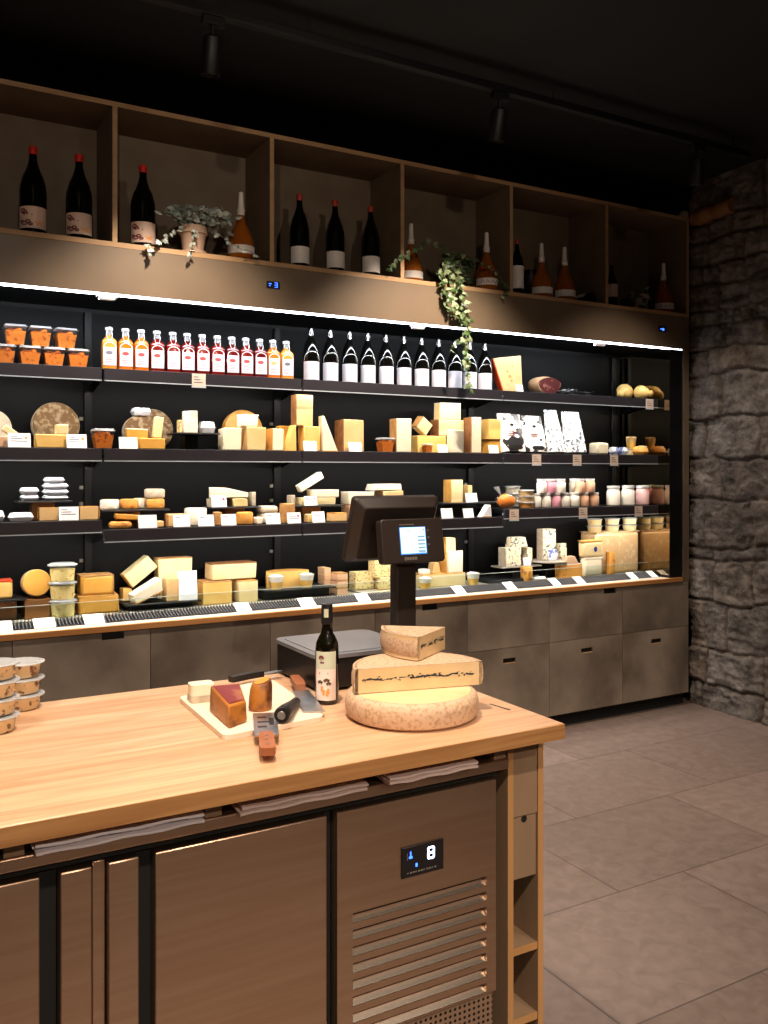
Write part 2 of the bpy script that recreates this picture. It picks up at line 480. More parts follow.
def ribbon(mb, prof, pts, w, off=0.001, mi=0, closed=False):
    """thin printed line on a turned surface; pts = (angle deg, z), w = width in metres"""
    n = len(pts); v, f = [], []
    for i, (a, z) in enumerate(pts):
        j0, j1 = ((i - 1) % n, (i + 1) % n) if closed else (max(i - 1, 0), min(i + 1, n - 1))
        r = prof_r(prof, z)
        da = math.radians(pts[j1][0] - pts[j0][0]) * r; dz = pts[j1][1] - pts[j0][1]
        L = math.hypot(da, dz) or 1
        na, nz = -dz / L, da / L
        for s in (-1, 1):
            zz = z + s * nz * w / 2
            aa = math.radians(-90 + a) + s * na * w / 2 / max(r, 1e-3)
            rr = prof_r(prof, zz) + off
            v.append((rr * math.cos(aa), rr * math.sin(aa), zz))
    for i in range(n if closed else n - 1):
        j = (i + 1) % n
        f.append((2 * i, 2 * j, 2 * j + 1, 2 * i + 1))
    return mb.add(v, f, mi)
# ================================================================== the room
XW = 4.70                       # face of the stone wall
CEIL = 3.46
struct(MB().box(-4.0, XW + 0.3, -3.6, 4.75, -0.1, 0.0).build('floor', 'floor'))
struct(MB().box(-4.0, XW + 0.3, -3.6, 4.75, CEIL, CEIL + 0.1).build('ceiling', 'ceiling'))
struct(MB().box(-4.0, XW + 0.3, 4.66, 4.76, 0, CEIL).build('wall_back', 'darkwall'))
struct(MB().box(-4.1, -4.0, -3.6, 4.75, 0, CEIL).build('wall_left', 'plaster'))
struct(MB().box(-4.0, XW + 0.3, -3.7, -3.6, 0, CEIL).build('wall_front', 'plaster'))

def lattice(shape, seed):
    return np.random.RandomState(seed).rand(*shape)

def vnoise(y, z, freq, seed):
    g = lattice((256, 256), seed)
    a, b = y * freq + 40.0, z * freq + 40.0
    i, j = np.floor(a).astype(int), np.floor(b).astype(int)
    fa, fb = a - i, b - j
    fa, fb = fa * fa * (3 - 2 * fa), fb * fb * (3 - 2 * fb)
    i %= 255; j %= 255
    return (g[i, j] * (1 - fa) + g[i + 1, j] * fa) * (1 - fb) + (g[i, j + 1] * (1 - fa) + g[i + 1, j + 1] * fa) * fb

def stone_wall():
    st = 0.0115
    ys = np.arange(0.3, 4.12, st); zs = np.arange(-0.02, CEIL + 0.02, st)
    Yg, Zg = np.meshgrid(ys, zs, indexing='ij')
    wy = Yg + (vnoise(Yg, Zg, 5, 1) - .5) * 0.06 + (vnoise(Yg, Zg, 19, 2) - .5) * 0.022
    wz = Zg + (vnoise(Yg, Zg, 4, 3) - .5) * 0.06 + (vnoise(Yg, Zg, 17, 4) - .5) * 0.022
    courses = [-0.1, 0.16, 0.40, 0.71, 0.99, 1.06, 1.36, 1.63, 1.90, 2.17, 2.34, 2.50, 2.60, 2.78, 2.90, 3.06, 3.18, 3.50]
    rnd = random.Random(5)
    # joints that can be seen beside the case, as Y along the wall, course by course
    seen = {2: [3.99, 3.80], 3: [3.93, 3.62], 4: [], 5: [4.02, 3.63], 6: [3.88], 7: [3.99], 8: [3.87], 9: [3.98, 3.69], 10: [3.82]}
    hgt = np.zeros_like(Yg); tone = np.zeros_like(Yg); edge = np.zeros_like(Yg)
    for ci in range(len(courses) - 1):
        z0, z1 = courses[ci], courses[ci + 1]
        js = [5.2] + list(seen.get(ci, []))
        y = js[-1] if js[-1] < 4.3 else 4.0 + rnd.uniform(-.15, .1)
        if js[-1] > 4.3: js.append(y)
        h = z1 - z0
        while y > 0.0:
            y -= rnd.uniform(0.9, 2.0) * max(h, 0.14)
            js.append(y)
        for a, b in zip(js[1:], js[:-1]):
            inside = (wy >= a) & (wy < b) & (wz >= z0) & (wz < z1)
            d = np.minimum(np.minimum(wy - a, b - wy), np.minimum(wz - z0, z1 - wz))
            rise = np.clip(d / 0.013, 0, 1) ** 0.7
            out = rnd.uniform(0.022, 0.040)
            ty, tz = rnd.uniform(-.05, .05), rnd.uniform(-.06, .06)
            hh = rise * (out + ty * (wy - (a + b) / 2) * (b - a < 1) + tz * (wz - (z0 + z1) / 2))
            hgt = np.where(inside, hh, hgt)
            tone = np.where(inside, rnd.random(), tone)
            edge = np.where(inside, np.clip(d / 0.014, 0, 1), edge)
    rough = np.zeros_like(Yg)
    for k, (f, amp) in enumerate(((6, .016), (14, .014), (31, .011), (60, .008))):
        n = vnoise(Yg + .3 * wz, Zg * 1.5, f, 20 + k)
        rough += (1 - np.abs(2 * n - 1)) * amp
    hgt = hgt + (rough - .026) * (0.35 + 0.65 * edge)
    hgt = np.clip(hgt, -0.02, 0.060)
    xs = XW + 0.032 - hgt
    ny, nz = Yg.shape
    verts = np.stack([xs, Yg, Zg], -1).reshape(-1, 3)
    idx = np.arange(ny * nz).reshape(ny, nz)
    f = np.stack([idx[:-1, :-1], idx[:-1, 1:], idx[1:, 1:], idx[1:, :-1]], -1).reshape(-1, 4)
    me = bpy.data.meshes.new('wall_right')
    me.from_pydata(verts.tolist(), [], f.tolist())
    at = me.color_attributes.new('stone', 'FLOAT_COLOR', 'POINT')
    cols = np.zeros((ny * nz, 4), 'f'); cols[:, 0] = tone.reshape(-1); cols[:, 1] = edge.reshape(-1); cols[:, 3] = 1
    at.data.foreach_set('color', cols.reshape(-1))
    me.polygons.foreach_set('use_smooth', [True] * len(f))
    m, nt, b = nodes_of('rubble stone')
    b.inputs['Roughness'].default_value = 0.72
    a = N(nt, 'ShaderNodeAttribute', attribute_name='stone')
    sp = N(nt, 'ShaderNodeSeparateColor'); nt.links.new(a.outputs['Color'], sp.inputs[0])
    cr = N(nt, 'ShaderNodeValToRGB')
    el = cr.color_ramp.elements
    el[0].position = 0.0; el[0].color = lin('5c534d'); el[1].position = 1.0; el[1].color = lin('716459')
    e = el.new(0.5); e.color = lin('6b6561')
    nt.links.new(sp.outputs[0], cr.inputs['Fac'])
    tc = N(nt, 'ShaderNodeTexCoord')
    nz1 = N(nt, 'ShaderNodeTexNoise'); nz1.inputs['Scale'].default_value = 9; nz1.inputs['Detail'].default_value = 10; nz1.inputs['Roughness'].default_value = 0.7
    nt.links.new(tc.outputs['Object'], nz1.inputs['Vector'])
    c2 = N(nt, 'ShaderNodeValToRGB')
    c2.color_ramp.elements[0].position = 0.32; c2.color_ramp.elements[0].color = lin('6a5f57')
    c2.color_ramp.elements[1].position = 0.68; c2.color_ramp.elements[1].color = (1.5, 1.46, 1.42, 1)
    nt.links.new(nz1.outputs['Fac'], c2.inputs['Fac'])
    mx = N(nt, 'ShaderNodeMix', data_type='RGBA', blend_type='MULTIPLY'); mx.inputs[0].default_value = 1.0
    nt.links.new(cr.outputs['Color'], mx.inputs[6]); nt.links.new(c2.outputs['Color'], mx.inputs[7])
    m2 = N(nt, 'ShaderNodeMix', data_type='RGBA')          # earth mortar in the joints
    m2.inputs[6].default_value = lin('4a3a2c')
    nt.links.new(sp.outputs[1], m2.inputs[0]); nt.links.new(mx.outputs[2], m2.inputs[7])
    nt.links.new(m2.outputs[2], b.inputs['Base Color'])
    nz2 = N(nt, 'ShaderNodeTexNoise'); nz2.inputs['Scale'].default_value = 45; nz2.inputs['Detail'].default_value = 8; nz2.inputs['Roughness'].default_value = 0.7
    nt.links.new(tc.outputs['Object'], nz2.inputs['Vector'])
    bp = N(nt, 'ShaderNodeBump'); bp.inputs['Strength'].default_value = 1.0; bp.inputs['Distance'].default_value = 0.016
    nt.links.new(nz2.outputs['Fac'], bp.inputs['Height']); nt.links.new(bp.outputs['Normal'], b.inputs['Normal'])
    me.materials.append(m)
    o = bpy.data.objects.new('wall_right', me); COL.objects.link(o)
    struct(o)
stone_wall()
struct(MB().box(XW + .09, XW + .2, -3.6, 4.75, 0, CEIL).build('wall_right_core', 'darkwall'))
struct(MB().box(XW - .01, XW + .09, -3.6, .31, 0, CEIL).build('wall_right_plaster', 'plaster'))

# weathered timber built into the head of the stone wall
m = MB()
yy0, yy1 = 3.76, 4.08
pts = [(XW - .005 + .008 * math.sin(i * 2.1), yy0 + (yy1 - yy0) * i / 8, 3.235 - .012 * i / 8 + .006 * math.sin(i * 1.7)) for i in range(9)]
m.tube(pts, [.052 + .006 * math.sin(i * 1.3) for i in range(9)], 14)
beam = m.build('timber_beam', 'rind_dark', None, smooth=True)
beam['kind'] = 'structure'
m = MB().blob((XW - .005, 4.16, 3.25), .05, 1, .8, 1, 12, 8, .05)
struct(m.build('trim_1', 'rind_grey', None, smooth=True))

# ------------------------------------------------------------------ ceiling tracks and spotlights
def track(name, label, x0, x1, y):
    t = thing(name, label, 'lighting track', ((x0 + x1) / 2, y, CEIL))
    L = (x1 - x0) / 2
    MB().box(-L, L, -.02, .02, -.10, -.065).build('rail', 'spot', t, bevel=.003)
    m = MB()
    for k in range(-2, 3): m.tube([(k * L * .48, 0, -.066), (k * L * .48, 0, 0)], .006, 8)
    m.build('suspension_rods', 'spot', t)
    MB().box(-L - .012, -L, -.022, .022, -.102, -.063).build('end_cap', 'spot', t)
    MB().box(L, L + .012, -.022, .022, -.102, -.063).build('end_cap', 'spot', t)
    return t
YT = 3.40
track('ceiling_track', 'long black lighting track running above the front of the bottle cubbies', -1.2, 4.35, YT)
track('ceiling_track', 'black lighting track crossing the ceiling at the top edge of the photo', -0.6, 3.2, 1.75)

def spot_head(label, x, y, aim):
    t = thing('track_spotlight', label, 'spotlight', (x, y, CEIL - .10), 0, 'black spotlights on the ceiling tracks')
    MB().box(-.045, .045, -.018, .018, -.035, -.001).build('adaptor', 'spot', t, bevel=.003)
    MB().tube([(0, 0, -.034), (0, 0, -.07)], .009, 10).build('stem', 'spot', t, smooth=True)
    hd = MB().lathe([(0, .0), (.030, 0), (.038, .008), (.040, .03), (.040, .145), (.037, .15), (.034, .15), (.030, .135), (0, .135)], 28).build('head', 'spot', t, smooth=True)
    d = Vector(aim) - Vector((x, y, CEIL - .2))
    hd.rotation_euler = d.to_track_quat('Z', 'Y').to_euler()
    hd.location = (0, 0, -.075)
    MB().lathe([(.0, .1355), (.030, .1355)], 20).build('lens', 'chrome', hd)
    return d.normalized()
HEADS = []
for lab, x, aim in (('black track spotlight above the two biggest red capped bottles and potted plant', X(213, YT), (X(213, YT), 3.62, 2.3)),
                    ('black track spotlight above the hanging ivy', X(500, YT), (X(500, YT), 3.62, 2.3)),
                    ('black track spotlight nearest the stone wall', X(697, YT), (4.0, 3.55, 1.2))):
    HEADS.append((x, YT, spot_head(lab, x, YT, aim)))

# ================================================================== refrigerated wall case
YF = 4.09        # front plane
YB = 4.55        # inner back
XL, XR = -0.69, 4.66
XM = X(657, 4.2) # polished inner end wall
ZL = 0.85        # oak ledge
ZD = 0.868       # inner deck
ZH0, ZH1 = 2.355, 2.566
case = thing('refrigerated_display_case', 'long dark open cheese fridge with lit shelves and a concrete look base', 'display fridge', (0, YF, 0))
def P_(name, mb, mt, **k):
    mb.v = [(x, y - YF, z) for x, y, z in mb.v]
    return mb.build(name, mt, case, **k)
# shell
P_('plinth', MB().box(XL, XR, YF + .05, YF + .5, 0.0, .085), 'void')
P_('base_body', MB().box(XL, XR, YF + .02, YB + .06, .085, ZL - .028), 'void')
P_('end_panel', MB().box(4.612, XR, YF + .021, YB + .06, .086, ZL - .03).box(4.612, XR, YF, YB + .06, ZL - .0295, ZH1).box(4.600, 4.612, YF - .004, YF + .01, ZL, ZH0 + .0), 'header', bevel=.001)
P_('end_trim', MB().box(4.596, 4.611, YF - .003, YF + .012, ZL + .001, ZH0 - .001), 'chrome')
P_('end_wall', MB().box(XM + .002, 4.596, YF + .003, YB, ZL, ZH0), 'case')
P_('mirror_panel', MB().box(XM, XM + .0018, YF + .004, YB - .004, ZD, ZH0 - .02), 'mirror')
P_('left_end', MB().box(XL, XL + .04, YF, YB + .06, .085, ZH0), 'header')
P_('back_panel', MB().box(XL, XM, YB, YB + .04, ZL, ZH0 + .1), 'case')
P_('canopy', MB().box(XL + .04, XM, YF + .05, YB, ZH0 + .002, ZH0 + .05), 'case')
P_('header_panel', MB().box(XL, 4.611, YF, YF + .022, ZH0, ZH1), 'header', bevel=.001)
P_('deck', MB().box(XL + .04, XM, 4.275, YB, ZL - .02, ZD), 'whiteledge')
P_('oak_ledge', MB().box(XL, 4.596, YF - .008, YF + .012, ZL - .028, ZL + .0), 'oakledge', bevel=.002)
P_('pale_ledge', MB().box(XL, 4.594, YF + .0125, 4.275, ZL - .026, ZL - .0005), 'whiteledge')
# seams of the perforated back, by section
SEAM = [X(102.5, 4.2), X(301.5, 4.2), X(502.5, 4.2)]
SEC = [(XL + .045, SEAM[0]), (SEAM[0], SEAM[1]), (SEAM[1], SEAM[2]), (SEAM[2], XM)]
for a, b in SEC:
    P_('perforated_panel', MB().box(a + .02, b - .02, YB - .012, YB, ZD + .02, ZH0 - .02), 'perf')
for i, s in enumerate(SEAM):
    u = P_('upright', MB().box(s - .018, s + .018, YB - .03, YB - .0005, ZD, ZH0 - .02), 'case', bevel=.002)
    for z in (1.80, 1.46, 1.38, 1.10): MB().box(s - .040, s - .022, YB - .022 - YF, YB - .0125 - YF, z, z + .016).build('clip', 'chrome', u)
u = P_('upright', MB().box(XM - .09, XM - .055, YB - .03, YB - .0005, ZD, ZH0 - .02), 'case', bevel=.002)
# air grille: sloped fins behind the ledge
m = MB(); 
gy0, gy1, gz0, gz1 = 4.175, 4.262, ZL, ZL + .030
m.prism_y([(XL + .05, ZL - .001), (XM + .1, ZL - .001), (XM + .1, ZL + .002), (XL + .05, ZL + .002)], gy0, gy1 + .01, 1)
x = XL + .06
while x < XM + .09:
    m.add([(x, gy0, gz0), (x + .0048, gy0, gz0), (x + .0048, gy1, gz0), (x, gy1, gz0), (x, gy0, gz0 + .006), (x + .0048, gy0, gz0 + .006), (x + .0048, gy1, gz1), (x, gy1, gz1)],
          [(3, 2, 1, 0), (4, 5, 6, 7), (0, 1, 5, 4), (1, 2, 6, 5), (2, 3, 7, 6), (3, 0, 4, 7)], 0)
    x += .0155
P_('air_grille', m, ['fin', 'void'])
# low glass lip in lengths
gx = [XL + .05, X(84, 4.27), X(306, 4.27), X(524, 4.27), XM - .01]
for a, b in zip(gx, gx[1:]):
    g = P_('glass_lip', MB().box(a + .002, b - .002, 4.266, 4.2715, ZL + .001, .938), 'glasslip')
    mm = MB().box(a + .002, b - .002, 4.266 - YF, 4.2715 - YF, .9382, .9398)
    mm.build('glass_edge', 'glassedge', g)
# shelves: (section, top z)
Z1, Z2, Z3a, Z3b = 2.023, 1.651, 1.321, 1.2745
SHELF = {}
for si, (a, b) in enumerate(SEC):
    for k, z in ((1, Z1), (2, Z2), (3, (Z3a, Z3b, Z3b, Z3a)[si])):
        SHELF[(si + 1, k)] = z
        x0, x1 = a + .006, b - .006 if si < 3 else b - .002
        sh = P_('shelf', MB().box(x0, x1, 4.205, YB - .032, z - .022, z), 'shelf')
        mm = MB().box(x0, x1, 4.188 - YF, 4.2045 - YF, z - .052, z + .003)
        mm.build('price_rail', 'rail', sh, bevel=.001)
        mm = MB().box(x0, x1, 4.185 - YF, 4.1955 - YF, z - .0565, z - .0525)
        mm.build('rail_lip', 'railtrim', sh)
        for xx in (x0 + .012, x1 - .018):
            mm = MB()
            v = [(xx, 4.23 - YF, z - .023), (xx, YB - .034 - YF, z - .023), (xx, YB - .034 - YF, z - .085), (xx, 4.23 - YF, z - .032)]
            w = [(p[0] + .004, p[1], p[2]) for p in v]
            mm.add(v + w, [(0, 1, 2, 3), (7, 6, 5, 4), (0, 4, 5, 1), (1, 5, 6, 2), (2, 6, 7, 3), (3, 7, 4, 0)])
            mm.build('bracket', 'case', sh)
        mm = MB().box(x0 + .01, x1 - .01, 4.2065 - YF, 4.2185 - YF, z - .0305, z - .0225)
        mm.build('led_strip', 'ledsoft', sh)
# led tube under the header
P_('led_strip', MB().box(XL + .05, 4.594, YF + .003, YF + .02, ZH0 - .009, ZH0 - .001), 'led')
for px in (107, 418, 600):
    xx = X(px, YF + .01)
    P_('led_joint', MB().box(xx - .035, xx + .035, YF + .000, YF + .028, ZH0 - .030, ZH0 - .0135).box(xx - .045, xx + .045, YF + .004, YF + .024, ZH0 - .020, ZH0 - .0135), 'foil', bevel=.002)
# base fronts: concrete look drawers with finger slots
def front_panel(x0, x1, z0, z1, slot=None, notch=None):
    m = MB(); y0, y1 = YF, YF + .019
    a, b, c, d = x0 + .0015, x1 - .0015, z0 + .0015, z1 - .0015
    if slot:
        sx, sz = slot; w, h = .046, .015
        m.box(a, sx - w, y0, y1, c, d).box(sx + w, b, y0, y1, c, d).box(sx - w, sx + w, y0, y1, c, sz - h).box(sx - w, sx + w, y0, y1, sz + h, d)
    elif notch:
        w, h = .05, .032
        m.box(a, notch - w, y0, y1, c, d).box(notch + w, b, y0, y1, c, d).box(notch - w, notch + w, y0, y1, c, d - h)
    else:
        m.box(a, b, y0, y1, c, d)
    o = P_('drawer_front', m, 'laminate')
    if slot:
        sx, sz = slot; w, h = .046, .015
        q = MB().box(sx - w, sx + w, .013, .018, sz - h, sz + h).build('finger_slot', 'slot', o)
        q = MB().box(sx - w, sx + w, .0005, .013, sz - h, sz - h + .002).build('slot_edge', 'mdf_edge', o)
    if notch:
        MB().box(notch - .05, notch + .05, .013, .018, d - .032, d).build('finger_slot', 'slot', o)
XS = [4.655 - .5945 * k for k in range(9)]
ZS = Z(620, 634, YF)
for k in range(9):
    x1 = XS[k]; x0 = max(x1 - .5945, XL + .002)
    mid = (x0 + x1) / 2
    nt_ = None
    for px in (113, 430, 610):
        xx = X(px, YF)
        if x0 < xx < x1: nt_ = xx
    front_panel(x0, x1, ZS, ZL - .030, notch=nt_)
    front_panel(x0, x1, .085, ZS, slot=(mid, ZS - .075))
# two little thermostats set in the header
for px, py, dig in ((273, 285, True), (662, 329, False)):
    xx = X(px, YF); zz = Z(px, py, YF)
    o = P_('thermostat', MB().box(xx - .036, xx + .036, YF - .004, YF - .0005, zz - .017, zz + .017), 'black', bevel=.001)
    m = MB(); y0, y1 = -.0052, -.0042
    if dig:
        # figure 3 and indicator
        cx = xx + .014; w, h = .007, .011
        for q in (-1, 0, 1): m.box(cx - w, cx + w, y0, y1, zz + q * h - .0016, zz + q * h + .0016)
        m.box(cx + w - .0016, cx + w + .0016, y0, y1, zz - h - .0016, zz + h + .0016)
        m.box(xx - .024, xx - .010, y0, y1, zz + .002, zz + .006).box(xx - .022, xx - .016, y0, y1, zz - .008, zz - .004)
    else:
        m.box(xx - .018, xx - .006, y0, y1, zz - .004, zz + .002).box(xx - .002, xx + .014, y0, y1, zz - .010, zz + .004)
    m.build('lit_digit', 'digitblue', o)
    if dig: o['label'] = 'small black thermostat with blue lit figure'

# ================================================================== bottle cubbies above
YC = 4.43
ZC0, ZC1 = 2.590, 3.205
cub = thing('cubby_shelf', 'long brown fibreboard cubby shelf on top of the cheese fridge', 'shelf', (0, YF, ZH1))
def Q(name, mb, mt, **k):
    mb.v = [(x, y - YF, z - ZH1) for x, y, z in mb.v]
    return mb.build(name, mt, cub, **k)
def board(name, x0, x1, y1, z0, z1):
    o = Q(name, MB().box(x0, x1, YF + .0025, y1, z0, z1), 'mdf')
    Q2 = MB().box(x0, x1, 0, .0022, z0 - ZH1, z1 - ZH1); Q2.build('board_edge', 'mdf_edge', o)
board('base_board', XL, XR, YC, ZH1 + .001, ZC0)
board('top_board', XL, XR, YC, ZC1, ZC1 + .022)
Q('back_board', MB().box(XL, XR, YC + .0005, YC + .012, ZH1 + .001, ZC1 + .022), 'mdf')
CX = [X(px, YF) for px in (115, 272, 402.5, 511.5, 607)]
for c in [XL + .011, .17] + CX + [XR - .011]:
    board('divider', c - .011, c + .011, YC, ZC0 + .0005, ZC1 - .0005)

# ================================================================== island: refrigerated counter with beech top
WT, WB = 0.92, 0.882
IX1, IY0, IY1, IX0 = 1.484, 1.692, 2.555, -1.5
YB0 = 1.772       # front of the steel counter
top = thing('wooden_worktop', 'thick beech worktop of the island counter', 'worktop', ((IX0 + IX1) / 2, (IY0 + IY1) / 2, WB))
hx, hy = (IX1 - IX0) / 2, (IY1 - IY0) / 2
MB().box(-hx, hx, -hy + .003, hy, 0, WT - WB).build('boards', 'worktop', top, bevel=.002)
MB().box(-hx, hx, -hy, -hy + .0028, .0005, WT - WB - .0015).build('front_edge', 'worktop_edge', top)
sx_, sy_ = G(501, 707, WT)
s0 = G(490, 704, WT); s1 = G(510, 710, WT)
MB().prism([(s0[0] - top.location.x - .003, s0[1] - top.location.y), (s0[0] - top.location.x + .003, s0[1] - top.location.y), (s1[0] - top.location.x + .004, s1[1] - top.location.y), (s1[0] - top.location.x - .004, s1[1] - top.location.y)],
           WT - WB + .0001, WT - WB + .0005).build('cable_slot', 'slot', top)

XU = X(508, YB0)           # open shelf unit starts here
XU1 = 1.482
cnt = thing('refrigerated_counter', 'stainless steel under-counter fridge with doors and compressor panel below the beech worktop', 'counter fridge', (0, YB0, 0))
def K(name, mb, mt, parent=None, **k):
    mb.v = [(x, y - YB0, z) for x, y, z in mb.v]
    return mb.build(name, mt, parent or cnt, **k)
KX1 = X(500, YB0)
K('carcass', MB().box(IX0 + .05, KX1, YB0 + .055, IY1 - .06, .09, .786), 'case')
K('top_rail', MB().box(IX0 + .05, KX1 + .022, YB0 - .008, YB0 + .05, .806, .832), 'steel', bevel=.003)
K('top_plate', MB().box(IX0 + .05, KX1, YB0 + .051, IY1 - .05, .787, .831), 'steel')
K('dark_gap_strip', MB().box(IX0 + .05, KX1, YB0 + .012, YB0 + .05, .789, .805), 'void')  # near-black strip stands in for the shade of the gap below the rail
K('back_skirt', MB().box(IX0 + .05, KX1, IY1 - .0595, IY1 - .05, .09, .786), 'steel')
for px in (15, 214, 500):
    xx = X(px, YB0)
    K('spacer_block', MB().box(xx - .02, xx + .016, YB0 - .002, YB0 + .3, .8325, WB - .0005), 'ply')
K('spacer_block', MB().box(-.6, -.55, YB0 - .002, YB0 + .3, .8325, WB - .0005), 'ply')
K('spacer_block', MB().box(IX0 + .1, KX1 - .1, YB0 + .42, YB0 + .46, .8325, WB - .0005), 'ply')
for xx in (-1.3, .0, 1.2):
    K('foot', MB().lathe([(.02, 0), (.022, .01), (.018, .012), (.018, .0895)], 16, (xx, YB0 + .12, 0)), 'steel', smooth=True)
    K('foot', MB().lathe([(.02, 0), (.022, .01), (.018, .012), (.018, .0895)], 16, (xx, IY1 - .15, 0)), 'steel', smooth=True)
DZ0, DZ1 = .13, .782
def door(pxa, pxb, strip_a, strip_b, hinge_left):
    a, b = (pxa if pxa < -50 else X(pxa, YB0)), X(pxb, YB0)
    d = K('door', MB().box(a, b, YB0, YB0 + .05, DZ0, DZ1), 'steel', bevel=.003)
    sa, sb = X(strip_a, YB0), X(strip_b, YB0)
    m = MB().box(sa, sb, -.002, .046, DZ0, DZ1)
    m.build('handle_strip', 'steel', d, bevel=.003)
    lo, hi = (b, sa) if sa > b else (sb, a)
    m = MB().box(lo + .0005, hi - .0005, .034, .05, DZ0, DZ1 - .004)
    m.build('grip_channel', 'void', d)
    return d
dl = MB()
d1 = K('door', MB().box(-.40, X(40, YB0), YB0, YB0 + .05, DZ0, DZ1), 'steel', bevel=.003)
MB().box(X(60, YB0), X(92, YB0), -.002, .046, DZ0, DZ1).build('handle_strip', 'steel', d1, bevel=.003)
MB().box(X(40, YB0) + .0005, X(60, YB0) - .0005, .034, .05, DZ0, DZ1 - .004).build('grip_channel', 'void', d1)
K('mullion', MB().box(X(93.5, YB0), X(106.5, YB0), YB0 + .012, YB0 + .054, DZ0 - .02, DZ1 + .004), 'steel', bevel=.002)
d2 = K('door', MB().box(X(155, YB0), X(327, YB0), YB0 - .001, YB0 + .05, DZ0, DZ1), 'steel', bevel=.003)
MB().box(X(108, YB0), X(139, YB0), -.002, .046, DZ0, DZ1).build('handle_strip', 'steel', d2, bevel=.003)
MB().box(X(139, YB0) + .0005, X(155, YB0) - .0005, .034, .05, DZ0, DZ1 - .004).build('grip_channel', 'void', d2)
d3 = K('door', MB().box(IX0 + .06, -.42, YB0, YB0 + .05, DZ0, DZ1), 'steel', bevel=.003)
K('door_divider', MB().box(X(328.5, YB0), X(335, YB0), YB0 + .025, YB0 + .054, DZ0, DZ1), 'void')
# compressor panel with eight louvre slots
pa, pb = X(336.5, YB0), X(495, YB0)
la, lb = X(352, YB0), X(485.5, YB0)
pz0, pz1 = .262, .785
m = MB()
y0, y1 = YB0 - .004, YB0 + .03
slots = [(.551 - .0376 * k, .551 - .0376 * k - .0225) for k in range(8)]
m.box(pa, la, y0, y1, pz0, pz1).box(lb, pb, y0, y1, pz0, pz1)
zt = pz1
for t_, b_ in slots:
    m.box(la, lb, y0, y1, t_, zt); zt = b_
m.box(la, lb, y0, y1, pz0, zt)
panel = K('compressor_panel', m, 'steel', bevel=.0)
for t_, b_ in slots:      # slanted vane in every slot
    v = [(la + .001, -.003, b_ - .001), (lb - .001, -.003, b_ - .001), (lb - .001, .010, b_ + .0115), (la + .001, .010, b_ + .0115)]
    w = [(p[0], p[1] + .002, p[2] - .001) for p in v]
    MB().add(v + w, [(0, 1, 2, 3), (7, 6, 5, 4), (0, 4, 5, 1), (1, 5, 6, 2), (2, 6, 7, 3), (3, 7, 4, 0)]).build('vent_vane', 'steel_bright', panel)
MB().box(pa + .004, pb - .004, .031, .052, pz0, pz1 - .003).build('vent_backing', 'void', panel)
MB().box(pa + .01, pb - .005, .004, .03, .12, pz0 - .001).build('perforated_kickplate', perforated('perforated steel kickplate', '7b6250', '0a0807', .014), panel)
# temperature control
ca, cb = X(400, YB0), X(442, YB0)
cz1, cz0 = .672, .600
ctl = K('control_display', MB().box(ca, cb, YB0 - .0075, YB0 - .0045, cz0, cz1), 'black', bevel=.002)
m = MB(); yy0, yy1 = -.0084, -.0076
gx, gz, w, h, t_ = ca + .081, cz0 + .0465, .0078, .0125, .0022
for q in (-1, 0, 1): m.box(gx - w, gx + w, yy0, yy1, gz + q * h - t_ / 1, gz + q * h + t_ / 1)
for q in (-1, 1): m.box(gx + q * w - t_, gx + q * w + t_, yy0, yy1, gz - h, gz + h)
m.build('digit', 'digit', ctl)
m = MB().box(ca + .023, ca + .026, yy0, yy1, cz0 + .044, cz0 + .060).box(ca + .020, ca + .029, yy0, yy1, cz0 + .044, cz0 + .049).box(ca + .038, ca + .043, yy0, yy1, cz0 + .022, cz0 + .030)
m.build('indicator', 'digitblue', ctl)
m = MB().box(ca + .0145, ca + .016, yy0, yy1, cz0 + .042, cz0 + .058)
for k in range(11): m.box(ca + .015 + k * .0075, ca + .015 + k * .0075 + (.005 if k % 3 else .003), yy0, yy1, cz0 + .009, cz0 + .0125)
m.build('lettering', 'faint', ctl)

# open shelf unit at the end of the island
un = thing('open_shelf_unit', 'narrow wooden shelf unit with open niches at the end of the island', 'shelf unit', (XU, YB0, 0))
W = XU1 - XU; DPT = IY1 - .06 - YB0
def U(name, mb, mt, **k): return mb.build(name, mt, un, **k)
for nm, xa, xb in (('side_panel', 0, .017), ('side_panel', W - .017, W)):
    o = U(nm, MB().box(xa, xb, .003, DPT, 0, WB - .001), 'ply')
    MB().box(xa, xb, 0, .0028, 0, WB - .001).build('edge_band', 'ply_edge', o)
U('back_panel', MB().box(.0175, W - .0175, DPT - .32, DPT - .31, .06, WB - .001), 'ply')
U('fixed_front', MB().box(.0175, W - .0175, .004, .020, .675, WB - .001), 'ply')
f_ = U('flap', MB().box(.0185, W - .0185, .008, .024, .515, .672), 'ply')
MB().tube([((W) / 2, .0078, .664), ((W) / 2, .0072, .664)], .009, 14).build('finger_hole', 'slot', f_)
for z in (.325, .145, .035):
    o = U('shelf', MB().box(.0175, W - .0175, .006, DPT - .33, z, z + .018), 'ply')
    MB().box(.0175, W - .0175, .003, .0058, z, z + .018).build('edge_band', 'ply_edge', o)

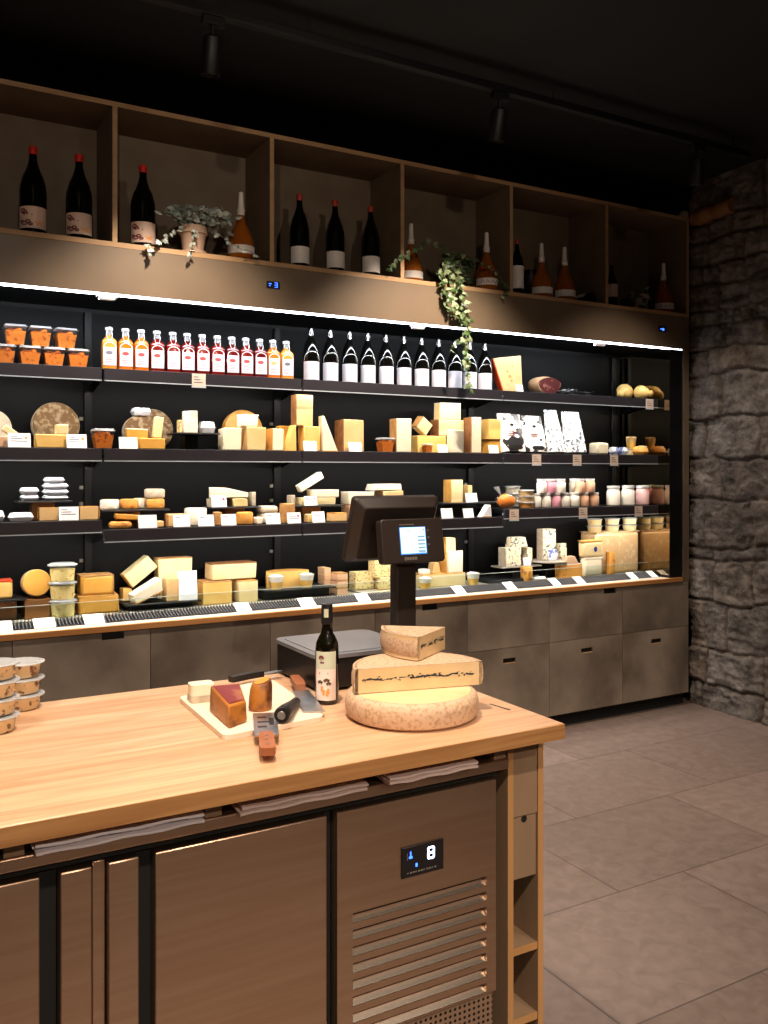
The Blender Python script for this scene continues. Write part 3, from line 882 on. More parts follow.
# stacks of wrapping paper in the gap under the worktop
def papers(label, pxa, pxb, n, mt, out, dr=0.0):
    a, b = X(pxa, YB0), X(pxb, YB0)
    t = thing('wrapping_paper', label, 'paper', ((a + b) / 2, YB0, .8325), dr, 'stacks of wrapping paper under the worktop')
    w = (b - a) / 2
    for k in range(n):
        j = R.uniform(-.004, .004); o = out + R.uniform(-.008, .006)
        z = k * .0078
        # soft sheet bundle drooping a little over the rail
        v, f = [], []
        nx, ny = 12, 7
        for i in range(nx + 1):
            for q in range(ny + 1):
                xx = -w + 2 * w * i / nx + j; yv = -o + (.27 + o) * q / ny
                dz = .0015 * math.sin(i * 1.3 + k) * (1 - q / ny) - max(0, -yv - .014) * .25
                v.append((xx, yv, z + .0050 + dz))
        base = len(v)
        v += [(x_, y_, z_ + .0052) for x_, y_, z_ in v]
        idx = lambda i, q: i * (ny + 1) + q
        for i in range(nx):
            for q in range(ny):
                f.append((idx(i, q), idx(i, q + 1), idx(i + 1, q + 1), idx(i + 1, q)))
                f.append((base + idx(i, q), base + idx(i + 1, q), base + idx(i + 1, q + 1), base + idx(i, q + 1)))
        for i in range(nx):
            f.append((idx(i, 0), idx(i + 1, 0), base + idx(i + 1, 0), base + idx(i, 0)))
            f.append((idx(i + 1, ny), idx(i, ny), base + idx(i, ny), base + idx(i + 1, ny)))
        for q in range(ny):
            f.append((idx(0, q + 1), idx(0, q), base + idx(0, q), base + idx(0, q + 1)))
            f.append((idx(nx, q), idx(nx, q + 1), base + idx(nx, q + 1), base + idx(nx, q)))
        MB().add(v, f).build('sheet_bundle', mt, t, smooth=True)
papers('grey white wrapping paper in the gap above the divided steel doors', 32, 199, 3, 'wrapgrey', .024)
papers('pinkish wrapping paper in the gap above the wide steel door', 236, 362, 2, 'wrap', .026, .004)
papers('pink wrapping paper jutting out above the compressor panel', 382, 470, 3, 'wrap', .036, .010)
papers('white wrapping paper in the gap at the photo edge', -70, -4, 3, 'wrapgrey', .024)
# ================================================================== builders for the goods
E = 0.0012

def P2(px, Y): return X(px, Y)

# ---- bottles
def wine_bottle(label, h, r, cap, lab, loc, group, art=None, rot=0.0, lz=(.10, .32), arch=False, stub=None):
    t = thing('wine_bottle', label, 'bottle', loc, rot, group)
    pr = [(0, .004), (r * .55, .004), (r * .9, 0), (r, .006), (r, h * .50), (r * .97, h * .56), (r * .80, h * .655), (r * .56, h * .735), (r * .40, h * .80), (r * .30, h * .86), (r * .28, h * .955), (r * .32, h * .957), (r * .32, h * .985), (r * .28, h)]
    MB().lathe(pr + [(0, h)], 28).build('glass_body', 'wineglass', t, smooth=True)
    if cap:
        cp = [(r * .30, h * .915), (r * .315, h * .915), (r * .305, h * .953), (r * .345, h * .956), (r * .345, h * .988), (r * .30, h * 1.003), (0, h * 1.004)]
        MB().lathe(cp, 22).build('capsule', cap, t, smooth=True)
    lb = wraplabel(MB(), r, h * lz[0], h * lz[1], -72, 72, 14).build('label', lab, t, smooth=True)
    if art == 'flowers':      # plum sketch of a twig and blossoms
        m = MB()
        z0, z1 = h * lz[0], h * lz[1]; dz = z1 - z0
        ribbon(m, pr, [(-52, z0 + dz * .72), (-38, z0 + dz * .62), (-22, z0 + dz * .66), (-2, z0 + dz * .6)], dz * .06)
        for a, q, s in ((-45, .80, .13), (-34, .72, .10), (-50, .30, .10), (-36, .22, .14), (-22, .30, .12), (-10, .18, .09)):
            ribbon(m, pr, [(a + 9 * math.cos(w) * s / .1, z0 + dz * (q + s * .5 * math.sin(w))) for w in [k * math.pi / 4 for k in range(8)]], dz * .07, closed=True)
        m.build('label_drawing', 'labelart', lb)
        m = MB()
        for a, q in ((12, .26), (26, .24), (38, .29), (20, .18), (34, .17)):
            ribbon(m, pr, [(a - 6, z0 + dz * q), (a + 6, z0 + dz * (q + .02))], dz * .07)
        m.build('label_lettering', 'inkorange', lb)
    else:
        m = MB(); z0, z1 = h * lz[0], h * lz[1]; dz = z1 - z0
        for k in range(5):
            ribbon(m, pr, [(-44, z0 + dz * (.82 - .14 * k)), (-44 + (62 if k % 2 else 50), z0 + dz * (.82 - .14 * k))], dz * .035)
        m.build('label_lettering', 'ink', lb)
    if arch:
        m = MB()
        za, ha = h * .38, h * .16
        ribbon(m, pr, [(-64 + 128 * k / 16, za + ha * math.sqrt(max(0, 1 - ((k - 8) / 8) ** 2))) for k in range(17)], h * .0075, off=.0016)
        ribbon(m, pr, [(52 * math.cos(2 * math.pi * k / 16), h * .885 + h * .052 * math.sin(2 * math.pi * k / 16)) for k in range(16)], h * .0065, off=.0016, closed=True)
        m.build('white_outline', 'whiteline', t, smooth=True)
    return t

def syrup_bottle(label, liq, art, loc, rot, group):
    h, w = .200, .0345
    t = thing('syrup_bottle', label, 'bottle', loc, rot, group)
    n = 24
    def sq(rad, p, z):        # rounded square section
        out = []
        for k in range(n):
            a = 2 * math.pi * k / n
            c, s = math.cos(a), math.sin(a)
            q = (abs(c) ** p + abs(s) ** p) ** (-1 / p)
            out.append((rad * q * c, rad * q * s, z))
        return out
    rows = [(w * .9, 7, 0), (w, 7, .004), (w, 7, .128), (w * .93, 5, .138), (w * .70, 3, .150), (w * .46, 2, .160), (w * .40, 2, .166)]
    v = [p for rr, p, z in rows for p in sq(rr, p, z)]
    f = [tuple(range(n - 1, -1, -1)), tuple(range((len(rows) - 1) * n, len(rows) * n))]
    for i in range(len(rows) - 1):
        for k in range(n):
            f.append((i * n + k, i * n + (k + 1) % n, (i + 1) * n + (k + 1) % n, (i + 1) * n + k))
    MB().add(v, f).build('filled_body', liq, t, smooth=True)
    MB().lathe([(w * .40, .1665), (w * .40, .185), (w * .46, .187), (w * .46, .189), (0, .189)], 20).build('neck', 'clearrim', t, smooth=True)
    MB().lathe([(0, .1895), (w * .52, .1895), (w * .52, .2), (w * .48, .2025), (0, .2025)], 20).build('cap', 'silvercap', t, smooth=True)
    y = -w - .0007
    m = MB(); x = w * .86
    zt = .106
    poly = [(-x, .020), (x, .020), (x, zt)] + [(x * math.cos(a), zt + .034 * math.sin(a)) for a in [math.pi * k / 12 for k in range(1, 12)]] + [(-x, zt)]
    lb = MB().prism_y(poly[:3] + [(-x, zt)], y - .0004, y).build('label', 'labelgrey', t)
    m = MB()
    for k in range(12):       # white arch printed above the label, rising on to the neck
        a0, a1 = math.pi * k / 12, math.pi * (k + 1) / 12
        m.prism_y([(x * .97 * math.cos(a0), zt + .024 * math.sin(a0)), (x * .97 * math.cos(a1), zt + .024 * math.sin(a1)), (x * .87 * math.cos(a1), zt + .0215 * math.sin(a1)), (x * .87 * math.cos(a0), zt + .0215 * math.sin(a0))], y - .0004, y)
    m.build('label_arch', 'whiteline', t)
    m = MB()
    for s in (-1, 1):
        m.tube([(s * w * .30, -w * .44, .187), (s * w * .40, -w * .56, .165), (s * w * .26, -w * .80, .145), (0, -w * .86, .139)], .0012, 6)
    m.build('hanging_loop', 'whiteline', t)
    m = MB()
    for k in range(4): m.box(-x * .7, x * (.1 + .15 * (k % 3)), y - .0007, y - .00045, .030 + .008 * k, .032 + .008 * k)
    m.build('label_lettering', 'ink', lb)
    MB().prism_y([(x * (-.1 + .55 * math.cos(a)) if True else 0, .080 + .009 * math.sin(a)) for a in [2 * math.pi * k / 9 for k in range(9)]], y - .0008, y - .00045).build('label_picture', art, lb)
    return t

def flask(label, h, r, loc, group, rot=0.0, lettered=False):
    t = thing('liqueur_bottle', label, 'bottle', loc, rot, group)
    pr = [(0, .004), (r * .8, 0), (r * .97, .008), (r, h * .10), (r, h * .22), (r * .90, h * .33), (r * .66, h * .44), (r * .42, h * .54), (r * .27, h * .61), (r * .21, h * .68), (r * .20, h * .76)]
    MB().lathe(pr + [(0, h * .76)], 28).build('glass_body', 'amber', t, smooth=True)
    m = MB().lathe([(r * .245, h * .66), (r * .25, h * .665), (r * .29, h * .685), (r * .25, h * .705), (r * .31, h * .73), (r * .25, h * .75), (r * .22, h * .78), (r * .19, h * .90), (r * .17, h * .99), (r * .12, h), (0, h)], 18)
    m.build('wax_seal', 'wax', t, smooth=True)
    lb = wraplabel(MB(), pr, h * .085, h * .20, -80, 80, 16, off=.001).build('label', 'label', t, smooth=True)
    m = MB()
    if lettered:
        for a in (-40, -14, 12, 38):
            ribbon(m, pr, [(a - 8, h * .115), (a, h * .172), (a + 8, h * .115)], h * .012, off=.0016)
    else:
        for k in range(2): ribbon(m, pr, [(-46, h * (.165 - .03 * k)), (-46 + 30 + 34 * k, h * (.165 - .03 * k))], h * .006, off=.0016)
    m.build('label_lettering', 'labelart' if lettered else 'ink', lb)
    return t

# ---- leaves
def leaf(mb, p, d, size, kind='ivy', mi=0):
    d = Vector(d).normalized()
    up = Vector((R.uniform(-.5, .5), -1.0 + R.uniform(-.4, .4), R.uniform(-.2, .9))).normalized()
    s = d.cross(up)
    if s.length < .05: s = d.cross(Vector((1, 0, 0)))
    s.normalize(); n = s.cross(d).normalized()
    if kind == 'ivy':
        out = [(0, 0), (.28, -.12), (.50, .12), (.30, .34), (.34, .62), (.14, .62), (0, 1.0), (-.14, .62), (-.34, .62), (-.30, .34), (-.50, .12), (-.28, -.12)]
    else:
        out = [(0, 0), (.20, .12), (.30, .40), (.24, .72), (0, 1.0), (-.24, .72), (-.30, .40), (-.20, .12)]
    P0 = Vector(p)
    v = [tuple(P0 + d * (.42 * size) + n * (.05 * size))]
    for a, b in out:
        v.append(tuple(P0 + s * (a * size) + d * (b * size) - n * (abs(a) * .22 * size)))
    k = len(out)
    mb.add(v, [(0, 1 + i, 1 + (i + 1) % k) for i in range(k)], mi)

def trail(leafmb, stemmb, pts, step, size, kind, mis=(0,), r=.0016, spread=.7):
    P_l = [Vector(p) for p in pts]
    fine = []
    for a, b in zip(P_l, P_l[1:]):
        q = max(2, int((b - a).length / .012))
        for i in range(q): fine.append(a.lerp(b, i / q))
    fine.append(P_l[-1])
    fine = [p + Vector((R.uniform(-.002, .002), R.uniform(-.002, .002), R.uniform(-.002, .002))) for p in fine]
    stemmb.tube(fine, r, 5)
    acc = 0.0; side = 1
    for a, b in zip(fine, fine[1:]):
        acc += (b - a).length
        if acc >= step:
            acc = 0; side = -side
            t_ = (b - a).normalized()
            d = Vector((side * spread + R.uniform(-.4, .4), R.uniform(-.7, .1), R.uniform(-.5, .5))) + t_ * .5
            leaf(leafmb, b, d, size * R.uniform(.65, 1.15), kind, R.choice(mis))

# ---- tubs, cups, jars
def lumps(mb, w, d, z, n, s, mi=0):
    for k in range(n):
        mb.blob((R.uniform(-w, w), R.uniform(-d, d), z + R.uniform(-s * .3, s * .5)), s, R.uniform(.8, 1.2), R.uniform(.8, 1.2), R.uniform(.6, 1), 7, 5, .12, mi)

def square_tub(label, w, h, loc, fill, group, rot=0.0, cat='fruit tub'):
    t = thing('clear_tub', label, cat, loc, rot, group)
    a, b = w * .36, w * .47
    def fr(a0, b0, z0, z1):
        v = [(-a0, -a0, z0), (a0, -a0, z0), (a0, a0, z0), (-a0, a0, z0), (-b0, -b0, z1), (b0, -b0, z1), (b0, b0, z1), (-b0, b0, z1)]
        return v, [(3, 2, 1, 0), (0, 1, 5, 4), (1, 2, 6, 5), (2, 3, 7, 6), (3, 0, 4, 7)]
    v, f = fr(a, b, 0, h * .88)
    MB().add(v, f).build('container', 'clear', t, bevel=.003)
    m = MB()
    v, f = fr(a * .95, b * .93, .002, h * .68)
    m.add(v, f + [(4, 5, 6, 7)])
    lumps(m, b * .7, b * .7, h * .68, 14, w * .13)
    for k in range(16):
        s = R.choice((-1, 1)); z = R.uniform(.15, .62) * h; q = a + (b - a) * z / (h * .88) - w * .085
        m.blob((R.uniform(-q, q), -q, z), w * .10, 1, .8, .8, 7, 5, .1) if R.random() < .55 else m.blob((-q, R.uniform(-q, q), z), w * .10, .8, 1, .8, 7, 5, .1)
    m.build('contents', fill, t, smooth=True)
    MB().box(-w * .5, w * .5, -w * .5, w * .5, h * .885, h * .92).box(-w * .44, w * .44, -w * .44, w * .44, h * .92, h).build('lid', 'clearrim', t, bevel=.003)
    return t

def round_tub(label, r, h, loc, fill, group, name='clear_tub', cat='tub', lidmat='clearrim', rim=1.12, fillh=.8, taper=.9, rot=0.0, lump=0):
    t = thing(name, label, cat, loc, rot, group)
    MB().lathe([(r * taper, 0), (r, h * .86), (r * rim, h * .865)], 28).build('container', 'clear', t, smooth=True)
    m = MB().lathe([(r * taper * .96, .0015), (r * (taper + (1 - taper) * fillh) * .965, h * fillh), (0, h * fillh)], 24)
    if lump:
        for k in range(lump):
            a = R.uniform(0, 6.28); q = r * .8
            m.blob((q * math.cos(a), q * math.sin(a), R.uniform(.2, fillh) * h), r * .17, 1, 1, .5, 8, 5, .1)
    m.build('contents', fill, t, smooth=True)
    MB().lathe([(r * rim, h * .87), (r * rim * 1.01, h * .93), (r * .97, h * .94), (r * .94, h), (0, h)], 28).build('lid', lidmat, t, smooth=True)
    return t

def cup(label, r, h, loc, low, high, group, cat='dessert cup'):
    t = thing('dessert_cup', label, cat, loc, 0, group)
    MB().lathe([(r * .68, 0), (r, h * .9), (r * 1.1, h * .905), (r * 1.1, h * .93), (r, h * .935)], 24).build('container', 'clear', t, smooth=True)
    MB().lathe([(r * .66, .0015), (r * .82, h * .5), (0, h * .5)], 22).build('contents', low, t, smooth=True)
    MB().lathe([(r * .82, h * .5005), (r * .95, h * .86), (r * .7, h * .93), (0, h * .95)], 22).build('topping', high, t, smooth=True)
    return t

def jar(label, r, h, loc, fill, group, lidmat='silvercap'):
    t = thing('yoghurt_jar', label, 'jar', loc, 0, group)
    MB().lathe([(0, .001), (r * .9, 0), (r, .005), (r, h * .68), (r * .86, h * .80), (r * .80, h * .86), (0, h * .86)], 24).build('filled_glass', fill, t, smooth=True)
    MB().lathe([(0, h * .862), (r * .93, h * .862), (r * .95, h * .90), (r * .93, h), (0, h)], 24).build('lid', lidmat, t, smooth=True)
    return t

# ---- paper
def card(label, px, w, h, Y, z, group, tilt=12, lines=3, mark=None, yaw=0.0, mt='paper', name='price_card'):
    x = X(px, Y)
    t = thing(name, label, 'price card', (x, Y, z), (math.radians(-tilt), 0, yaw), group)
    MB().box(-w / 2, w / 2, -.0008, .0008, .0, h).build('card', mt, t)
    m = MB()
    for k in range(lines):
        a = -w * .38; b = a + w * (.30 + .22 * ((k * 7) % 3))
        m.box(a, b, -.0013, -.0009, h * (.78 - .17 * k) - h * .03, h * (.78 - .17 * k) + h * .03)
    m.build('print', 'ink', t)
    if mark:
        MB().prism_y([(w * .30 + h * .11 * math.cos(q), h * .68 + h * .11 * math.sin(q)) for q in [2 * math.pi * k / 10 for k in range(10)]], -.0014, -.0009).build('mark', mark, t)
    return t

# ---- cheeses
def blk(px0, px1, yt, z0, Y, d, mt, label, rind=None, rm='rind_brown', group=None, yaw=0.0, jit=.05, name='cheese_block', cat='cheese', roll=0.0, bev=.004, w=None, h=None, lift=0.0, taper=0.0):
    """block: px0..px1 outer columns in the photo, yt row of its top, Y front plane, d depth"""
    x0, x1 = X(px0, Y + d * .8), X(px1, Y)
    if x1 - x0 < .012: x0 = x1 - .012
    xc = (x0 + x1) / 2
    W_ = w or (x1 - x0)
    H_ = h or (Z((px0 + px1) / 2, yt, Y + d * .4) - z0)
    H_ = max(H_, .008)
    lz = W_ / 2 * abs(math.sin(roll)) + lift
    t = thing(name, label, cat, (xc, Y + d / 2, z0 + lz), (0, roll, yaw), group)
    hw, hd = W_ / 2, d / 2
    j = lambda s: s * R.uniform(-jit, jit)
    v = []
    for z in (0, H_):
        k = 1 - taper if z else 1
        for sx, sy in ((-1, -1), (1, -1), (1, 1), (-1, 1)):
            v.append((sx * hw * k + (j(W_) if z else 0) * .6, sy * hd * (1 if not z else 1 - abs(j(1)) * .5), z + (j(H_) * .5 if z else 0)))
    fc = {'bottom': (3, 2, 1, 0), 'top': (4, 5, 6, 7), 'front': (0, 1, 5, 4), 'right': (1, 2, 6, 5), 'back': (2, 3, 7, 6), 'left': (3, 0, 4, 7)}
    MB().add(v, list(fc.values())).build('paste', mt, t, bevel=min(bev, H_ * .2, W_ * .2))
    if rind:
        m = MB()
        for face in rind.split('+'):
            ix = fc[face]
            P4 = [Vector(v[i]) for i in ix]
            n = (P4[1] - P4[0]).cross(P4[2] - P4[0]).normalized()
            outr = [p + n * .0016 for p in P4]; inn = [p - n * .004 for p in P4]
            m.add([tuple(p) for p in inn + outr], [(4, 5, 6, 7), (0, 1, 5, 4), (1, 2, 6, 5), (2, 3, 7, 6), (3, 0, 4, 7)])
        m.build('rind', rm, t, bevel=.0015)
    t['_top'] = z0 + H_
    return t

def topz(t): return t['_top'] + E

def sector(label, c, r, a0, a1, h, mt, rm, z0, yaw=0.0, group=None, name='cheese_wedge', edge=.006, rindtop=True, cat='cheese', skin=.003):
    """piece cut from a wheel: apex at c, between angles a0..a1 (degrees)"""
    t = thing(name, label, cat, (c[0], c[1], z0), yaw, group)
    n = max(6, int(abs(a1 - a0) / 7))
    arc = [(math.cos(math.radians(a0 + (a1 - a0) * k / n)), math.sin(math.radians(a0 + (a1 - a0) * k / n))) for k in range(n + 1)]
    full = abs(abs(a1 - a0) - 180) < 1
    ap = [] if full else [(0, 0)]
    MB().prism(ap + [(x * (r - skin), y * (r - skin)) for x, y in arc], .0012, h - .0012).build('paste', mt, t, bevel=.0015)
    m = MB()
    rr = [(r - skin - .0002, .0), (r - edge, 0), (r - edge * .35, h * .07), (r, h * .28), (r, h * .72), (r - edge * .35, h * .93), (r - edge, h), (r - skin - .0002, h)]
    v, f = [], []
    L = len(rr)
    for x, y in arc:
        for q, z in rr: v.append((x * q, y * q, z))
    for i in range(n):
        for k in range(L - 1):
            f.append((i * L + k, (i + 1) * L + k, (i + 1) * L + k + 1, i * L + k + 1))
    m.add(v, f)
    m.add(v[:L], [tuple(range(L))]); m.add(v[-L:], [tuple(range(L - 1, -1, -1))])
    if rindtop:
        poly = ap + [(x * (r - edge * .8), y * (r - edge * .8)) for x, y in arc]
        m.prism(poly, h - .0012, h); m.prism(poly, 0, .0012)
    m.build('rind', rm, t, smooth=True)
    t['_top'] = z0 + h
    return t

def drum(label, c, r, h, z0, mt, top=None, group=None, name='round_cheese', cat='cheese', bev=.2, rim=None):
    """whole small round cheese lying flat"""
    t = thing(name, label, cat, (c[0], c[1], z0), R.uniform(0, 6), group)
    b = min(h * .45, r * bev)
    MB().lathe([(0, 0), (r - b, 0), (r - b * .3, b * .3), (r, b), (r, h - b), (r - b * .3, h - b * .3), (r - b, h), (0, h)], 26).build('rind', mt, t, smooth=True)
    if top:
        MB().lathe([(r - b * 1.05, h + .0004), (0, h + .0008)], 26).build('top_crust', top, t, smooth=True)
    t['_top'] = z0 + h
    return t

def wheel(label, px, r, th, Y, z0, mt, rimmat, group=None, tilt=12, yaw=0.0):
    """big wheel standing on edge, leaning back"""
    x = X(px, Y)
    z0 += th * math.sin(math.radians(tilt))
    t = thing('whole_cheese', label, 'cheese wheel', (x, Y, z0), (math.radians(-tilt), 0, yaw), group)
    def disc(prof, seg=40):
        m = MB().lathe(prof, seg)
        m.v = [(x_, -z_, y_ + r) for x_, y_, z_ in m.v]
        m.f = [tuple(q) for q in m.f]
        return m
    disc([(0, -th), (r * .96, -th), (r, -th * .8), (r, -th * .2), (r * .97, -.0005)], 40).build('rind', rimmat, t, smooth=True)
    disc([(r * .968, 0), (r * .93, .003), (r * .5, .0042), (0, .0045)], 40).build('face', mt, t, smooth=True)
    return t

def stand(label, px0, px1, zp, z0, Y, d, pw=.5, plate='slate', ped='standwood', pc=.4, disc=False):
    x0, x1 = X(px0, Y + d * .5), X(px1, Y + d * .3)
    t = thing('display_stand', label, 'display stand', ((x0 + x1) / 2, Y + d / 2, z0), 0)
    w = x1 - x0
    if disc:
        MB().lathe([(0, zp - z0 - .008), (w / 2 - .004, zp - z0 - .008), (w / 2, zp - z0 - .004), (w / 2, zp - z0), (0, zp - z0)], 32).build('plate', plate, t, smooth=True)
    else:
        MB().box(-w / 2, w / 2, -d / 2, d / 2, zp - z0 - .008, zp - z0).build('plate', plate, t, bevel=.0015)
    pwid = w * pw
    if zp - z0 > .02:
        c = -w / 2 + w * pc
        MB().box(c - pwid / 2, c + pwid / 2, -d * .22, d * .30, 0, zp - z0 - .0085).build('pedestal', ped, t, bevel=.002)
    t['_top'] = zp
    return t

def flatpack(label, px0, px1, yt, z0, Y, d, mt='foil', group=None, h=None, cat='cheese pack', yaw=0.0):
    """soft flat wrapped pack"""
    x0, x1 = X(px0, Y + d * .6), X(px1, Y)
    H_ = h or max(.01, Z((px0 + px1) / 2, yt, Y + d * .3) - z0)
    t = thing('wrapped_pack', label, cat, ((x0 + x1) / 2, Y + d / 2, z0), yaw, group)
    w = (x1 - x0) / 2
    m = MB(); nx, ny = 10, 6; v = []; f = []
    for s in (0, 1):
        for i in range(nx + 1):
            for q in range(ny + 1):
                u, w_ = 2 * i / nx - 1, 2 * q / ny - 1
                e = (1 - abs(u) ** 9) * (1 - abs(w_) ** 9)
                z = H_ * (.45 + (.5 if s else -.45) * (e ** .4)) + R.uniform(-1, 1) * H_ * .03
                v.append((u * w, w_ * d / 2, max(0, z)))
    L = (nx + 1) * (ny + 1)
    ix = lambda s, i, q: s * L + i * (ny + 1) + q
    for i in range(nx):
        for q in range(ny):
            f.append((ix(0, i, q), ix(0, i, q + 1), ix(0, i + 1, q + 1), ix(0, i + 1, q)))
            f.append((ix(1, i, q), ix(1, i + 1, q), ix(1, i + 1, q + 1), ix(1, i, q + 1)))
    for i in range(nx):
        f.append((ix(0, i, 0), ix(0, i + 1, 0), ix(1, i + 1, 0), ix(1, i, 0))); f.append((ix(0, i + 1, ny), ix(0, i, ny), ix(1, i, ny), ix(1, i + 1, ny)))
    for q in range(ny):
        f.append((ix(0, 0, q + 1), ix(0, 0, q), ix(1, 0, q), ix(1, 0, q + 1))); f.append((ix(0, nx, q), ix(0, nx, q + 1), ix(1, nx, q + 1), ix(1, nx, q)))
    MB().add(v, f).build('wrapper', mt, t, smooth=True)
    t['_top'] = z0 + H_
    return t

def pouch(label, px0, px1, yt, z0, Y, th, mt, lean=10, group=None, yaw=0.0, fold=True, narrow=.86):
    """upright soft pack, thicker at the foot"""
    x0, x1 = X(px0, Y + th * .1), X(px1, Y)
    H_ = Z((px0 + px1) / 2, yt, Y + .03) - z0
    H_ /= math.cos(math.radians(lean))
    t = thing('cheese_pouch', label, 'cheese pack', ((x0 + x1) / 2, Y + th / 2, z0 + th / 2 * math.sin(math.radians(lean)) + .001), (math.radians(-lean), 0, yaw), group)
    w = (x1 - x0) / 2
    v, f = [], []
    n, L = 9, 16
    for i in range(n + 1):
        q = i / n
        hw = w * (1 - (1 - narrow) * q); ht = th / 2 * (1 - .86 * q ** 1.5)
        for k in range(L):
            a = 2 * math.pi * k / L; c, s = math.cos(a), math.sin(a)
            g = (abs(c) ** 5 + abs(s) ** 5) ** -.2
            v.append((hw * g * c + R.uniform(-.001, .001), ht * g * s + R.uniform(-.0015, .0015), H_ * q))
    for i in range(n):
        for k in range(L):
            f.append((i * L + k, i * L + (k + 1) % L, (i + 1) * L + (k + 1) % L, (i + 1) * L + k))
    f.append(tuple(range(L - 1, -1, -1))); f.append(tuple(n * L + k for k in range(L)))
    MB().add(v, f).build('wrapper', mt, t, smooth=True)
    if mt == 'cowpack':      # dark name band at the foot and printed blots
        yf = -th / 2 - .0022
        MB().prism_y([(w * .62 * math.cos(a), H_ * .10 + H_ * .055 * max(-1, min(1, 1.3 * math.sin(a)))) for a in [2 * math.pi * k / 20 for k in range(20)]], yf - .0006, yf).build('name_band', 'black', t)
        for k, (bx_, bz_, br_) in enumerate(((.05, .70, .11), (.40, .32, .09))):
            yk = -th / 2 * (1 - .86 * bz_ ** 1.5) - .0022
            MB().prism_y([(w * bx_ + w * br_ * 1.5 * math.cos(a) * (1 + .2 * math.sin(3 * a)), H_ * bz_ + w * br_ * math.sin(a)) for a in [2 * math.pi * q / 12 for q in range(12)]], yk - .0006, yk).build('printed_blot', 'black', t)
        m = MB()
        for k in range(3): m.box(-w * .5, w * (.1 + .15 * k), -th / 2 * .80 - .0025, -th / 2 * .80 - .002, H_ * (.40 + .05 * k), H_ * (.42 + .05 * k))
        m.build('lettering', 'labelart', t)
    t['_lean'] = lean
    return t
# ================================================================== bottles and plants in the cubbies
ZQ = ZC0 + E
g = 'magnum bottles with red capsules'
A = wine_bottle('red capped bottle with plum twig label, outermost of the pair in the end cubby', .402, .058, 'redcap', 'labelpink', (X(33, 4.2), 4.2, ZQ), g, 'flowers', math.radians(-8), (.07, .31))
dup(A, (X(79, 4.2), 4.2, ZQ), 'red capped bottle with plum twig label, nearer the divider in the pair', math.radians(-10))
dup(A, (X(143, 4.2), 4.2, ZQ), 'red capped bottle with plum twig label beside the potted grey plant', math.radians(-12))
g = 'rust capped wine bottles in the middle cubby'
A = wine_bottle('rust capped wine bottle with plain label, first of three from the cubby divider', .392, .051, 'rustcap', 'label', (X(299.5, 4.2), 4.2, ZQ), g, None, math.radians(-12), (.07, .29))
dup(A, (X(335, 4.2), 4.2, ZQ), 'rust capped wine bottle with plain label, middle of three', math.radians(-14))
dup(A, (X(370.5, 4.2), 4.2, ZQ), 'rust capped wine bottle with plain label, third and nearest to the ivy', math.radians(-15))
g = 'amber liqueur bottles with white wax seals'
A = flask('amber wax sealed bottle with white band, beside the potted grey plant', .345, .067, (X(241, 4.17), 4.17, ZQ), g, math.radians(-12))
dup(A, (X(411, 4.23), 4.23, ZQ), 'amber wax sealed bottle standing close behind a divider beside the ivy', math.radians(-14), scale=1.0)
B2 = flask('amber wax sealed bottle with lettered white band, right beside the ivy pot', .345, .067, (X(486.5, 4.17), 4.17, ZQ), g, math.radians(-16), lettered=True)
dup(A, (X(541.5, 4.2), 4.2, ZQ), 'amber wax sealed bottle in the darker cubby, nearer the pale labelled wine', math.radians(-16))
dup(A, (X(564.5, 4.2), 4.2, ZQ), 'amber wax sealed bottle in the darker cubby, farther from the pale labelled wine', math.radians(-18))
dup(B2, (X(663.5, 4.2), 4.2, ZQ), 'amber wax sealed bottle alone in the last cubby by the stone wall', math.radians(-20))
wine_bottle('slim dark wine bottle with tall cream label beside the grey tube', .335, .040, 'rustcap', 'label', (X(517, 4.18), 4.18, ZQ), None, None, math.radians(-20), (.12, .52))
wine_bottle('dark wine bottle with cream label half hidden by the last divider', .300, .040, None, 'labelpink', (X(611.5, 4.28), 4.28, ZQ), None, None, math.radians(-20), (.30, .58))
# grey tube
t = thing('bottle_tube', 'grey cardboard bottle tube standing behind the slim wine bottle', 'tube', (X(531, 4.325), 4.325, ZQ))
MB().lathe([(0, 0), (.044, 0), (.044, .175), (0, .175)], 28).build('tube', 'slate', t, smooth=True)
MB().lathe([(.0445, .1752), (.0455, .1755), (.0455, .203), (.043, .205), (0, .205)], 28).build('lid', 'case', t, smooth=True)
# lying bottle
t = thing('wine_bottle', 'small dark bottle lying on its side with base to the front', 'bottle', (X(592, 4.16), 4.16, ZQ + .040))
pr = [(0, .010), (.030, .002), (.037, 0), (.0395, .006), (.0395, .15), (.034, .18), (.016, .21), (.013, .25), (0, .25)]
m = MB().lathe(pr, 24); m.v = [(x, z, -y) for x, y, z in m.v]; m.f = [tuple(reversed(q)) for q in m.f] if False else m.f
m.build('glass_body', 'wineglass', t, smooth=True)
m = MB(); wraplabel(m, .0395, .03, .11, -70, 50, 12); m.v = [(x, z, -y) for x, y, z in m.v]
m.build('label', 'label', t, smooth=True)

def pot(t, r, h, mt='terracotta', saucer=False):
    MB().lathe([(r * .70, 0), (r * .92, h * .74), (r * 1.02, h * .75), (r * 1.05, h), (r * .94, h), (r * .90, h * .86), (0, h * .86)], 30).build('pot', mt, t, smooth=True)
    MB().lathe([(r * .90, h * .865), (r * .4, h * .89), (0, h * .9)], 20).build('soil', 'soil', t, smooth=True)
    if saucer: MB().lathe([(r * .72, .0), (r * .95, .004), (r * 1.0, .016), (r * .95, .016), (r * .9, .008), (r * .72, .007)], 30).build('saucer', mt, t, smooth=True)

